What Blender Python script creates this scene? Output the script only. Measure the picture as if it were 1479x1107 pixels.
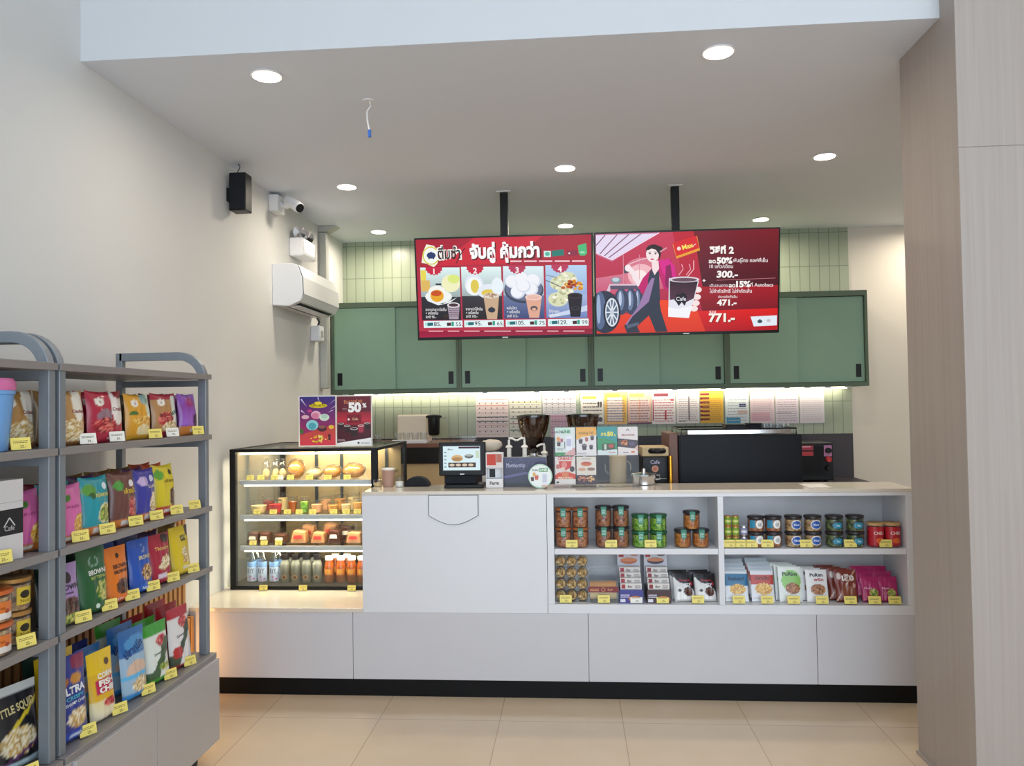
import bpy, math, random
import numpy as np
from mathutils import Vector, Matrix

for _o in list(bpy.data.objects):
    bpy.data.objects.remove(_o)
S = bpy.context.scene
COL = S.collection
PI = math.pi
rnd = random.Random(7)

# ------------------------------------------------------------------ camera, world, daylight, exposure
F_PX, CAM = 1120.67, Vector((0.0, -4.1165, 1.5604))
YAW, PITCH, ROLL = 0.0761, 0.0252, -0.015
FWD = Vector((-math.sin(YAW)*math.cos(PITCH), math.cos(YAW)*math.cos(PITCH), math.sin(PITCH)))
_r = Vector((math.cos(YAW), math.sin(YAW), 0)); _u = _r.cross(FWD)
RIGHT = _r*math.cos(ROLL) + _u*math.sin(ROLL)
UP = -_r*math.sin(ROLL) + _u*math.cos(ROLL)
cam = bpy.data.objects.new('camera', bpy.data.cameras.new('camera'))
cam.data.sensor_width = 36.0; cam.data.lens = F_PX/1479*36.0
cam.data.clip_start = 0.05; cam.data.clip_end = 100
cam.matrix_world = Matrix(((RIGHT.x, UP.x, -FWD.x, CAM.x), (RIGHT.y, UP.y, -FWD.y, CAM.y), (RIGHT.z, UP.z, -FWD.z, CAM.z), (0, 0, 0, 1)))
COL.objects.link(cam); S.camera = cam

world = bpy.data.worlds.new('daylight'); S.world = world; world.use_nodes = True
_bg = world.node_tree.nodes['Background']
_bg.inputs[0].default_value = (0.74, 0.86, 1.0, 1); _bg.inputs[1].default_value = 1.25

def lamp(name, kind, loc, energy, color, rot=(0, 0, 0), size=0.1, size_y=None, shape=None, spread=None):
    d = bpy.data.lights.new(name, kind); d.energy = energy; d.color = color
    if kind == 'AREA':
        d.shape = shape or ('RECTANGLE' if size_y else 'DISK'); d.size = size
        if size_y: d.size_y = size_y
        if spread: d.spread = spread
    else:
        d.shadow_soft_size = size
    o = bpy.data.objects.new(name, d); o.location = loc; o.rotation_euler = rot; COL.objects.link(o)
    return o

# daylight through the glass shop front behind the camera
lamp('shopfront_daylight', 'AREA', (0.6, -7.6, 2.3), 345, (0.76, 0.88, 1.0), (PI/2, 0, 0), 6.6, 4.2)
WARM = (1.0, 0.89, 0.72)
SPOTS = [(-1.36, -.71), (0.66, -.73), (-1.52, 1.1), (-.016, .86), (1.6, .82), (-1.65, 2.5), (-.024, 2.5), (1.61, 2.5), (3.1, .8), (3.1, 2.5)]
S.view_settings.view_transform = 'Standard'; S.view_settings.look = 'None'
S.view_settings.exposure = -0.15; S.view_settings.gamma = 1.0
S.view_settings.use_curve_mapping = False
S.cycles.use_denoising = True
S.cycles.max_bounces = 10; S.cycles.diffuse_bounces = 4; S.cycles.transparent_max_bounces = 24
S.cycles.caustics_reflective = False; S.cycles.caustics_refractive = False
S.cycles.sample_clamp_indirect = 6.0

# ------------------------------------------------------------------ survey helpers: a point of the photograph at a known distance in the room
EYE = Vector((0.0, -4.1165, 1.5604))
E_FWD = Vector((-0.076003, 0.996795, 0.025197)); _h = Vector((.997106, .076027, 0.)); _v = _h.cross(E_FWD)
E_RIGHT = _h*math.cos(-.015)+_v*math.sin(-.015); E_UP = -_h*math.sin(-.015)+_v*math.cos(-.015)
def ray(u, v):
    return E_FWD + E_RIGHT*((u-739.5)/1120.67) - E_UP*((v-553.5)/1120.67)
def on(u, v, ax, val):
    d = ray(u, v); return EYE + d*((val-EYE[ax])/d[ax])
def atX(u, v, x): return on(u, v, 0, x)
def atY(u, v, y): return on(u, v, 1, y)
def atZ(u, v, z): return on(u, v, 2, z)

# ------------------------------------------------------------------ colours and materials
def lin(c):
    c = c/255.0
    return c/12.92 if c <= .04045 else ((c+.055)/1.055)**2.4
def hx(h):
    h = h.lstrip('#'); return (lin(int(h[0:2], 16)), lin(int(h[2:4], 16)), lin(int(h[4:6], 16)))
M = {}
def node(nt, t, **kw):
    n = nt.nodes.new(t)
    for k, v in kw.items(): setattr(n, k, v)
    return n
def mat(name, col, rough=.5, metal=0., var=.04, scale=20., bump=0., coat=0., emit=None, spec=.5, bscale=None):
    m = bpy.data.materials.new(name); m.use_nodes = True; nt = m.node_tree
    b = nt.nodes['Principled BSDF']
    c = hx(col) if isinstance(col, str) else col
    b.inputs['Roughness'].default_value = rough; b.inputs['Metallic'].default_value = metal
    b.inputs['Coat Weight'].default_value = coat; b.inputs['Specular IOR Level'].default_value = spec
    tc = node(nt, 'ShaderNodeTexCoord'); nz = node(nt, 'ShaderNodeTexNoise'); nz.inputs['Scale'].default_value = scale
    nt.links.new(tc.outputs['Object'], nz.inputs['Vector'])
    mx = node(nt, 'ShaderNodeMix', data_type='RGBA')
    mx.inputs[6].default_value = (*[x*(1-var) for x in c], 1); mx.inputs[7].default_value = (*[min(1, x*(1+var)) for x in c], 1)
    nt.links.new(nz.outputs['Fac'], mx.inputs[0]); nt.links.new(mx.outputs[2], b.inputs['Base Color'])
    if bump:
        nb = node(nt, 'ShaderNodeTexNoise'); nb.inputs['Scale'].default_value = bscale or scale*6
        nt.links.new(tc.outputs['Object'], nb.inputs['Vector'])
        bp = node(nt, 'ShaderNodeBump'); bp.inputs['Strength'].default_value = bump; bp.inputs['Distance'].default_value = .002
        nt.links.new(nb.outputs['Fac'], bp.inputs['Height']); nt.links.new(bp.outputs[0], b.inputs['Normal'])
    if emit:
        b.inputs['Emission Color'].default_value = (*(hx(emit[0]) if isinstance(emit[0], str) else emit[0]), 1); b.inputs['Emission Strength'].default_value = emit[1]
    M[name] = m; return m
def printmat(name, rough, coat=0., metal=0., emit=0.):
    m = bpy.data.materials.new(name); m.use_nodes = True; nt = m.node_tree; b = nt.nodes['Principled BSDF']
    a = node(nt, 'ShaderNodeAttribute', attribute_name='Col')
    b.inputs['Roughness'].default_value = rough; b.inputs['Coat Weight'].default_value = coat; b.inputs['Metallic'].default_value = metal
    if emit:
        b.inputs['Base Color'].default_value = (.01, .01, .01, 1)
        nt.links.new(a.outputs['Color'], b.inputs['Emission Color']); b.inputs['Emission Strength'].default_value = emit
    else:
        nt.links.new(a.outputs['Color'], b.inputs['Base Color'])
    M[name] = m; return m
def glassmat(name, tint=(1, 1, 1), gloss=.06, rough=.02):
    m = bpy.data.materials.new(name); m.use_nodes = True; nt = m.node_tree; nt.nodes.clear()
    out = node(nt, 'ShaderNodeOutputMaterial'); t = node(nt, 'ShaderNodeBsdfTransparent'); g = node(nt, 'ShaderNodeBsdfGlossy')
    t.inputs[0].default_value = (*tint, 1); g.inputs['Roughness'].default_value = rough
    lw = node(nt, 'ShaderNodeLayerWeight'); lw.inputs[0].default_value = .25
    mp = node(nt, 'ShaderNodeMapRange'); mp.inputs[3].default_value = gloss; mp.inputs[4].default_value = .6
    mx = node(nt, 'ShaderNodeMixShader')
    nt.links.new(lw.outputs['Facing'], mp.inputs[0]); nt.links.new(mp.outputs[0], mx.inputs[0])
    nt.links.new(t.outputs[0], mx.inputs[1]); nt.links.new(g.outputs[0], mx.inputs[2]); nt.links.new(mx.outputs[0], out.inputs[0])
    M[name] = m; return m
def cellmat(name, cols, scale=60., rough=.45, bump=.6):
    """food in a jar: small cells in several natural colours"""
    m = bpy.data.materials.new(name); m.use_nodes = True; nt = m.node_tree; b = nt.nodes['Principled BSDF']
    tc = node(nt, 'ShaderNodeTexCoord'); v = node(nt, 'ShaderNodeTexVoronoi'); v.inputs['Scale'].default_value = scale
    nt.links.new(tc.outputs['Object'], v.inputs['Vector'])
    sp = node(nt, 'ShaderNodeSeparateColor'); nt.links.new(v.outputs['Color'], sp.inputs[0])
    rp = node(nt, 'ShaderNodeValToRGB'); rp.color_ramp.interpolation = 'LINEAR'
    e = rp.color_ramp.elements
    while len(e) < len(cols): e.new(.5)
    for i, c in enumerate(cols):
        e[i].position = i/(len(cols)-1); e[i].color = (*hx(c), 1)
    nt.links.new(sp.outputs[0], rp.inputs[0]); nt.links.new(rp.outputs[0], b.inputs['Base Color'])
    bp = node(nt, 'ShaderNodeBump'); bp.inputs['Strength'].default_value = bump; bp.inputs['Distance'].default_value = .006; bp.invert = True
    nt.links.new(v.outputs['Distance'], bp.inputs['Height']); nt.links.new(bp.outputs[0], b.inputs['Normal'])
    b.inputs['Roughness'].default_value = rough
    M[name] = m; return m

mat('plaster', '#d8d7d4', .75, var=.015, scale=3, bump=.05, bscale=80)
mat('plaster_warm', '#d2ccc2', .75, var=.015, scale=3, bump=.05, bscale=80)
mat('beam_paint', '#caccce', .7, var=.01, scale=2)
mat('ceiling_paint', '#dfe4ee', .8, var=.01, scale=2)
mat('white_laminate', '#dcdcdf', .22, var=.01, scale=4)
mat('shaded_satin_laminate', '#c9c7ca', .3, var=.02, scale=3)  # same white, greyed in its colour for the weaker light on the lower panels
mat('counter_stone', '#d8cdbd', .1, var=.03, scale=30)
mat('black_plinth', '#0a0a0b', .5, var=.1, spec=.2)
mat('black_plastic', '#0c0d10', .4, var=.1, spec=.3)
mat('black_matte', '#14161c', .6, var=.08, spec=.25)
mat('dark_panel', '#38333a', .5, var=.06)
mat('dark_metal', '#4e545b', .38, .7, var=.05)
mat('shelf_metal', '#858b91', .4, .35, var=.06, scale=40)
mat('shelf_board', '#8f8a88', .42, .25, var=.03, scale=30)
mat('cabinet_grey', '#b0aba9', .35, var=.02, scale=4)
mat('chrome', '#d9d9dc', .12, 1.)
mat('brass', '#c08a30', .25, 1.)
mat('white_plastic', '#e4e4e6', .35, var=.01)
mat('grey_pipe', '#a9aaa4', .5)
mat('cab_frame', '#4d5f4c', .5, var=.05)
mat('cab_door', '#7c9b86', .5, var=.03, scale=8)
mat('wood_brown', '#6b4434', .45, var=.15, scale=12)
mat('slat_wood', '#b9854f', .5, var=.15, scale=10)
mat('slat_gap', '#4a2d16', .7)
mat('beige_panel', '#bfa67c', .5, var=.1, scale=6)
mat('led', '#ffffff', .5, emit=('#fff3dc', 9.0))
mat('led_cool', '#ffffff', .5, emit=('#fff6ea', 7.0))
mat('lamp_disc', '#ffffff', .5, emit=('#fff1d8', 14.0))
mat('blue_cup', '#6fa0d6', .3, var=.02)
mat('pink_lid', '#d06a9c', .35)
mat('kraft', '#b08a78', .6)
mat('cream_cloth', '#d8cbb8', .9, bump=.3)
mat('espresso_black', '#0b0d14', .5, var=.08, spec=.25)
mat('yellow_card', '#efd95a', .55, var=.03)
mat('white_card', '#eceae0', .55)
mat('white_cap', '#eeeae2', .4)
mat('blue_cap', '#3f78b8', .4)
mat('dark_lid', '#2b2428', .35)
mat('copper_lid', '#b0683a', .35, .3)
mat('green_lid', '#1f5a34', .35)
mat('wood_lid', '#c49a62', .5, var=.12)
mat('gold_lid', '#b98a4a', .35, .4)
mat('orange_lid', '#c8622c', .35)
mat('orange_tea', '#964612', .2, coat=.5)
mat('dark_tea', '#74756a', .2, coat=.5)
mat('bread', '#d08c40', .7, var=.25, scale=25, bump=.4)
mat('bread_pale', '#e2c38a', .7, var=.2, scale=25, bump=.4)
mat('sandwich', '#d69a6a', .6, var=.3, scale=40, bump=.4)
mat('chocolate', '#4a2418', .5, var=.3, scale=40, bump=.4)
mat('paper_white', '#ece8e0', .7)
mat('wire_dark', '#2a2f38', .5)
mat('wire_blue', '#2d64b8', .5)
mat('grout', '#77806a', .8)
printmat('print_paper', .5); printmat('print_foil', .34, coat=.25); printmat('print_gloss', .35, coat=.12)
printmat('screen', .3, emit=1.1); M['screen'].node_tree.nodes['Principled BSDF'].inputs['Specular IOR Level'].default_value = .12
glassmat('glass', (.97, .99, .98), .04); glassmat('clear_plastic', (.95, .96, .97), .03, .08); glassmat('acrylic', (.97, .98, .98), .012, .05); glassmat('bag_film', (.93, .92, .90), .05, .2)
glassmat('smoked', (.30, .19, .14), .08, .05); glassmat('water', (.82, .88, .92), .1, .03)
cellmat('cashew', ['#7a3a22', '#b8693a', '#c98a58', '#8a4a30'], 70)
cellmat('almond', ['#5a2a1c', '#9a5a38', '#b87848', '#6a3424'], 75)
cellmat('green_pea', ['#3f7a1e', '#78b02a', '#a8c850', '#4a8a24'], 90)
cellmat('corn_nut', ['#a85a1e', '#d08a3a', '#b0622a', '#7a3a18'], 90)
cellmat('mixed_nut', ['#5a3a24', '#c8a070', '#8a6238', '#e0c090'], 70)
cellmat('seaweed', ['#2f3a24', '#5a6a38', '#8a9458', '#3a4a2c'], 80)
cellmat('red_snack', ['#8a1420', '#c82434', '#a81a2a', '#d84a40'], 60)
cellmat('oat_cookie', ['#4a2c18', '#dcbc80', '#94683a', '#f2e0b4', '#b08850', '#5e3c20'], 105, .7, .9)

def tilemat():
    m = bpy.data.materials.new('sage_tile'); m.use_nodes = True; nt = m.node_tree; b = nt.nodes['Principled BSDF']
    tc = node(nt, 'ShaderNodeTexCoord'); mp = node(nt, 'ShaderNodeMapping')
    mp.inputs['Rotation'].default_value = (PI/2, 0, 0); mp.inputs['Location'].default_value = (.01, .03, 0)
    br = node(nt, 'ShaderNodeTexBrick'); br.offset = 0.0; br.squash = 1.0
    for k, v in (('Scale', 1.0), ('Mortar Size', .0035), ('Mortar Smooth', .1), ('Brick Width', .0855), ('Row Height', .3)): br.inputs[k].default_value = v
    br.inputs['Color1'].default_value = (*hx('#9fa893'), 1); br.inputs['Color2'].default_value = (*hx('#99a28d'), 1); br.inputs['Mortar'].default_value = (*hx('#76836f'), 1)
    nt.links.new(tc.outputs['Object'], mp.inputs[0]); nt.links.new(mp.outputs[0], br.inputs['Vector']); nt.links.new(br.outputs['Color'], b.inputs['Base Color'])
    bp = node(nt, 'ShaderNodeBump'); bp.inputs['Strength'].default_value = .5; bp.inputs['Distance'].default_value = .003; bp.invert = True
    nt.links.new(br.outputs['Fac'], bp.inputs['Height']); nt.links.new(bp.outputs[0], b.inputs['Normal']); b.inputs['Roughness'].default_value = .3
    M['sage_tile'] = m
tilemat()
def floormat():
    m = bpy.data.materials.new('floor_tile'); m.use_nodes = True; nt = m.node_tree; b = nt.nodes['Principled BSDF']
    tc = node(nt, 'ShaderNodeTexCoord'); mp = node(nt, 'ShaderNodeMapping'); mp.inputs['Location'].default_value = (1.5621-1.2+.015, .2884, 0)
    br = node(nt, 'ShaderNodeTexBrick'); br.offset = 0.0
    for k, v in (('Scale', 1.0), ('Mortar Size', .0022), ('Mortar Smooth', .2), ('Brick Width', .6), ('Row Height', .6)): br.inputs[k].default_value = v
    br.inputs['Color1'].default_value = (*hx('#d6bfa2'), 1); br.inputs['Color2'].default_value = (*hx('#d2ba9c'), 1); br.inputs['Mortar'].default_value = (*hx('#b19a80'), 1)
    nt.links.new(tc.outputs['Object'], mp.inputs[0]); nt.links.new(mp.outputs[0], br.inputs['Vector'])
    nz = node(nt, 'ShaderNodeTexNoise'); nz.inputs['Scale'].default_value = 3.0; nz.inputs['Detail'].default_value = 6
    nt.links.new(tc.outputs['Object'], nz.inputs['Vector'])
    mx = node(nt, 'ShaderNodeMix', data_type='RGBA', blend_type='SOFT_LIGHT'); mx.inputs[0].default_value = .25
    nt.links.new(br.outputs['Color'], mx.inputs[6]); nt.links.new(nz.outputs['Fac'], mx.inputs[7]); nt.links.new(mx.outputs[2], b.inputs['Base Color'])
    b.inputs['Roughness'].default_value = .12
    M['floor_tile'] = m
floormat()
def woodmat(name, c0, c1):
    m = bpy.data.materials.new(name); m.use_nodes = True; nt = m.node_tree; b = nt.nodes['Principled BSDF']
    tc = node(nt, 'ShaderNodeTexCoord'); mp = node(nt, 'ShaderNodeMapping'); mp.inputs['Scale'].default_value = (60, 60, 1.2)
    nz = node(nt, 'ShaderNodeTexNoise'); nz.inputs['Scale'].default_value = 1.0; nz.inputs['Detail'].default_value = 8; nz.inputs['Distortion'].default_value = .6
    rp = node(nt, 'ShaderNodeValToRGB'); rp.color_ramp.elements[0].color = (*hx(c0), 1); rp.color_ramp.elements[1].color = (*hx(c1), 1)
    rp.color_ramp.elements[0].position = .3; rp.color_ramp.elements[1].position = .7
    nt.links.new(tc.outputs['Object'], mp.inputs[0]); nt.links.new(mp.outputs[0], nz.inputs['Vector']); nt.links.new(nz.outputs['Fac'], rp.inputs[0]); nt.links.new(rp.outputs[0], b.inputs['Base Color'])
    b.inputs['Roughness'].default_value = .5; M[name] = m
woodmat('column_wood', '#a2968d', '#a99e96')

# ------------------------------------------------------------------ mesh helpers
class MB:
    def __init__(s): s.v = []; s.f = []; s.mi = []; s.col = []; s.cur = 0; s.c = (1, 1, 1)
    def add(s, vs, fs, c=None):
        k = len(s.v); s.v += [tuple(p) for p in vs]; s.f += [tuple(i+k for i in f) for f in fs]; s.mi += [s.cur]*len(fs)
        s.col += [(c or s.c)]*len(vs); return s
    def box(s, x0, x1, y0, y1, z0, z1, c=None):
        vs = [(x, y, z) for z in (z0, z1) for y in (y0, y1) for x in (x0, x1)]
        return s.add(vs, [(0, 2, 3, 1), (4, 5, 7, 6), (0, 1, 5, 4), (2, 6, 7, 3), (0, 4, 6, 2), (1, 3, 7, 5)], c)
    def prism(s, pts, axis, a, b, c=None):
        """closed 2-D outline extruded along an axis from a to b"""
        def P(p, w): return {'x': (w, p[0], p[1]), 'y': (p[0], w, p[1]), 'z': (p[0], p[1], w)}[axis]
        n = len(pts); vs = [P(p, a) for p in pts]+[P(p, b) for p in pts]
        return s.add(vs, [tuple(range(n)), tuple(range(2*n-1, n-1, -1))]+[(i, i+n, (i+1) % n+n, (i+1) % n) for i in range(n)], c)
    def lathe(s, prof, cx=0, cy=0, cz=0, n=24, axis='z', c=None):
        """prof: (radius, height) pairs"""
        vs = []
        for r, h in prof:
            for k in range(n):
                a = 2*PI*k/n; p = (r*math.cos(a), r*math.sin(a), h)
                if axis == 'y': p = (p[0], p[2], p[1])
                if axis == 'x': p = (p[2], p[0], p[1])
                vs.append((p[0]+cx, p[1]+cy, p[2]+cz))
        fs = [(i*n+k, i*n+(k+1) % n, (i+1)*n+(k+1) % n, (i+1)*n+k) for i in range(len(prof)-1) for k in range(n)]
        if prof[0][0] > 1e-6: fs.append(tuple(range(n-1, -1, -1)))
        if prof[-1][0] > 1e-6: fs.append(tuple(range((len(prof)-1)*n, len(prof)*n)))
        return s.add(vs, fs, c)
    def tube(s, pts, r, n=8, c=None, rect=None):
        pts = [Vector(p) for p in pts]; vs = []; m = len(pts)
        for i, p in enumerate(pts):
            t = (pts[min(i+1, m-1)]-pts[max(i-1, 0)]).normalized()
            a = Vector((0, 1, 0)) if rect else (Vector((0, 0, 1)) if abs(t.z) < .9 else Vector((1, 0, 0)))
            x = t.cross(a).normalized(); y = x.cross(t).normalized()
            if rect:
                for sx, sy in ((-1, -1), (1, -1), (1, 1), (-1, 1)): vs.append(p+x*sx*rect[0]/2+y*sy*rect[1]/2)
            else:
                for k in range(n): vs.append(p+(x*math.cos(2*PI*k/n)+y*math.sin(2*PI*k/n))*r)
        if rect: n = 4
        fs = [(i*n+k, i*n+(k+1) % n, (i+1)*n+(k+1) % n, (i+1)*n+k) for i in range(m-1) for k in range(n)]
        fs += [tuple(range(n-1, -1, -1)), tuple(range((m-1)*n, m*n))]
        return s.add(vs, fs, c)
    def blob(s, c, r, n=10, m=7, jit=0., rng=None, col=None):
        prof = [(math.sin(PI*i/m), -math.cos(PI*i/m)) for i in range(m+1)]
        vs = []; 
        for a, h in prof:
            for k in range(n):
                j = 1+(rng.uniform(-jit, jit) if rng and a > 1e-6 else 0)
                vs.append((c[0]+r[0]*a*math.cos(2*PI*k/n)*j, c[1]+r[1]*a*math.sin(2*PI*k/n)*j, c[2]+r[2]*h*j))
        fs = [(i*n+k, i*n+(k+1) % n, (i+1)*n+(k+1) % n, (i+1)*n+k) for i in range(m) for k in range(n)]
        return s.add(vs, fs, col)
    def build(s, name, m, parent=None, bevel=0., smooth=False, xf=None):
        me = bpy.data.meshes.new(name)
        off = OFF.get(root_of(parent).name, Vector((0, 0, 0))) if parent is not None else Vector((0, 0, 0))
        vs = [(Vector(p)-off) for p in s.v]
        if xf is not None: vs = [xf @ p for p in vs]
        me.from_pydata([tuple(p) for p in vs], [], s.f)
        for x in (m if isinstance(m, (list, tuple)) else [m]): me.materials.append(M[x])
        me.polygons.foreach_set('material_index', s.mi)
        ca = me.color_attributes.new('Col', 'FLOAT_COLOR', 'POINT')
        ca.data.foreach_set('color', np.array([(*c, 1.) for c in s.col], np.float32).ravel())
        if smooth:
            me.polygons.foreach_set('use_smooth', [True]*len(me.polygons))
        me.validate(); me.update()
        o = bpy.data.objects.new(name, me); COL.objects.link(o)
        if parent is not None: o.parent = parent
        if smooth and smooth != 'all':
            md = o.modifiers.new('edges', 'EDGE_SPLIT'); md.split_angle = math.radians(40)
        if bevel:
            md = o.modifiers.new('bevel', 'BEVEL'); md.width = bevel; md.segments = 2; md.limit_method = 'ANGLE'; md.angle_limit = math.radians(50)
        return o
OFF = {}
def root_of(o):
    while o.parent is not None: o = o.parent
    return o
def tag(o, label, cat, group=None):
    o['label'] = label; o['category'] = cat
    if group: o['group'] = group
    return o
def thing(name, label, cat, loc=(0, 0, 0), group=None, rz=0.):
    """an Empty at the thing's base; parts are built in world coordinates when rz is 0"""
    o = bpy.data.objects.new(name, None); o.empty_display_size = .05; COL.objects.link(o)
    o.location = loc; o.rotation_euler = (0, 0, rz); OFF[o.name] = Vector(loc)
    return tag(o, label, cat, group)
def struct(name, mb, m, bevel=0., parent=None):
    o = mb.build(name, m, parent, bevel)
    if parent is None: o['kind'] = 'structure'
    return o
def dup(root, loc, label, group=None, rot=None, scale=None):
    r = root.copy(); COL.objects.link(r); r.location = loc; r['label'] = label
    if rot is not None: r.rotation_euler = rot
    if scale is not None: r.scale = scale
    if group: r['group'] = group
    for ch in root.children:
        c = ch.copy(); COL.objects.link(c); c.parent = r
        for g in ch.children:
            d = g.copy(); COL.objects.link(d); d.parent = c
    return r

# ------------------------------------------------------------------ flat artwork: coloured polygons in thin layers
_txo = None; _txc = {}
def text_geo(s, bold=0., shear=0.):
    """triangulated glyphs of a string, height of a capital about 0.7"""
    global _txo
    key = (s, bold, shear)
    if key in _txc: return _txc[key]
    if _txo is None:
        _txo = bpy.data.objects.new('lettering_source', bpy.data.curves.new('lettering_source', 'FONT')); COL.objects.link(_txo)
        _txo.data.resolution_u = 3
    c = _txo.data; c.body = s; c.offset = bold; c.shear = shear
    bpy.context.view_layer.update()
    me = bpy.data.meshes.new_from_object(_txo.evaluated_get(bpy.context.evaluated_depsgraph_get()))
    vs = [(v.co.x, v.co.y) for v in me.vertices]; fs = [tuple(p.vertices) for p in me.polygons]
    bpy.data.meshes.remove(me)
    xs = [v[0] for v in vs] or [0]
    g = (vs, fs, min(xs), max(xs)); _txc[key] = g
    return g
class Art:
    def __init__(s): s.it = []; s.k = 0
    def up(s): s.k += 1; return s
    def poly(s, pts, c, c2=None, same=False):
        if not same: s.k += 1
        c = hx(c) if isinstance(c, str) else c
        cs = [c]*len(pts)
        if c2 is not None:      # lower to upper gradient along y
            c2 = hx(c2) if isinstance(c2, str) else c2
            y0 = min(p[1] for p in pts); y1 = max(p[1] for p in pts)
            cs = [tuple(a+(b-a)*((p[1]-y0)/max(1e-9, y1-y0)) for a, b in zip(c, c2)) for p in pts]
        s.it.append((list(pts), [tuple(range(len(pts)))], cs, s.k)); return s
    def rect(s, x0, x1, y0, y1, c, c2=None, same=False): return s.poly([(x0, y0), (x1, y0), (x1, y1), (x0, y1)], c, c2, same)
    def ell(s, x, y, rx, ry, c, c2=None, n=24, same=False, a0=0., a1=2*PI):
        return s.poly([(x+rx*math.cos(a0+(a1-a0)*k/n), y+ry*math.sin(a0+(a1-a0)*k/n)) for k in range(n)], c, c2, same)
    def ring(s, x, y, rx, ry, c, w, n=28):
        s.k += 1; c = hx(c) if isinstance(c, str) else c
        p = [(x+(rx+d)*math.cos(2*PI*k/n), y+(ry+d)*math.sin(2*PI*k/n)) for d in (0, -w) for k in range(n)]
        s.it.append((p, [(k, (k+1) % n, n+(k+1) % n, n+k) for k in range(n)], [c]*len(p), s.k)); return s
    def line(s, pts, w, c, same=False):
        if not same: s.k += 1
        for a, b in zip(pts[:-1], pts[1:]):
            d = Vector((b[0]-a[0], b[1]-a[1])); L = max(d.length, 1e-9); n = Vector((-d.y, d.x))/L*w/2
            s.poly([(a[0]-n.x, a[1]-n.y), (b[0]-n.x, b[1]-n.y), (b[0]+n.x, b[1]+n.y), (a[0]+n.x, a[1]+n.y)], c, same=True)
        return s
    def text(s, t, x, y, h, c, bold=.0, al='c', rot=0., width=None, shear=0., same=False):
        """h: em size; y: baseline; width: squeeze to this width"""
        if not same: s.k += 1
        vs, fs, a, b = text_geo(t, bold, shear); c = hx(c) if isinstance(c, str) else c
        sx = width/(b-a) if width and b > a else h
        o = {'c': (a+b)/2, 'l': a, 'r': b}[al]; cr, sr = math.cos(rot), math.sin(rot)
        p = [((v[0]-o)*sx, v[1]*h) for v in vs]; p = [(x+q[0]*cr-q[1]*sr, y+q[0]*sr+q[1]*cr) for q in p]
        s.it.append((p, fs, [c]*len(p), s.k)); return s
    def lines(s, x0, x1, y0, y1, n, c, rng, w=.5):
        """rows of small print"""
        s.k += 1; dy = (y1-y0)/n
        for i in range(n):
            x = x0
            while x < x1-(x1-x0)*.06:
                e = min(x1, x+(x1-x0)*rng.uniform(.06, .2)); s.rect(x, e, y0+dy*i, y0+dy*(i+w), c, same=True); x = e+(x1-x0)*.03
        return s
    def specks(s, x, y, rx, ry, n, cols, r0, r1, rng):
        for i in range(n):
            a = rng.uniform(0, 2*PI); q = math.sqrt(rng.random()); r = rng.uniform(r0, r1)
            if i % 8 == 0: s.k += 1
            s.ell(x+rx*q*math.cos(a), y+ry*q*math.sin(a), r, r*rng.uniform(.6, 1.), rng.choice(cols), n=8, same=True)
        return s
    def into(s, mb, fn, eps=.00008):
        for p, fs, cs, k in s.it:
            b = len(mb.v); mb.v += [fn(q[0], q[1], eps*(k+1)) for q in p]; mb.col += list(cs)
            mb.f += [tuple(i+b for i in f) for f in fs]; mb.mi += [mb.cur]*len(fs)
        return mb

# ================================================================== THE SETTING
XL, YW, ZC, YB = -2.10, 2.94, 3.07, -0.935
XC, YCB, YCF = 1.49, -0.555, -1.053
struct('floor', MB().box(XL, 4.2, -8, YW, -.05, 0), 'floor_tile')
struct('wall_left', MB().box(XL-.12, XL, -8, YW+.12, 0, 4.6), 'plaster')
struct('wall_back', MB().box(XL, 4.2, YW, YW+.12, 0, ZC), 'plaster_warm')
struct('wall_back_tiles', MB().box(XL, 2.464, YW-.012, YW-.0005, 1.245, ZC), 'sage_tile')
struct('wall_back_splash', MB().box(XL, 2.464, YW-.014, YW-.0005, .05, 1.245), 'dark_panel')
struct('wall_right', MB().box(4.2, 4.3, -8, YW, 0, 4.6), 'plaster')
struct('ceiling', MB().box(XL, 4.2, YB+.001, YW, ZC, ZC+.12), 'ceiling_paint')
struct('ceiling_upper', MB().box(XL, 4.2, -8, YB, 4.6, 4.7), 'ceiling_paint')
struct('wall_upper', MB().box(XL, 4.2, YB, YB+.12, ZC+.0005, 4.6), 'beam_paint')
cl = MB().box(XC, 2.35, YCF+.0035, YCB, 0, 4.6)
cl.box(XC+.0005, 2.35, YCF, YCF+.0034, 0, 2.508).box(XC+.0005, 2.35, YCF, YCF+.0034, 2.511, 4.6)
struct('column_right', cl, 'column_wood')
struct('baseboard_column', MB().box(XC-.012, 2.36, YCF-.012, YCB, 0, .012), 'column_wood')
# shop front: slim mullions of the glazing the daylight comes through
wf = MB()
for x in (-2.05, -.5, 1.05, 2.6, 4.1): wf.box(x-.03, x+.03, -7.98, -7.9, 0, 4.6)
wf.box(XL, 4.2, -7.98, -7.9, 2.5, 2.57).box(XL, 4.2, -7.98, -7.9, 4.5, 4.6)
struct('window_1', wf, 'dark_metal')

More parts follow.
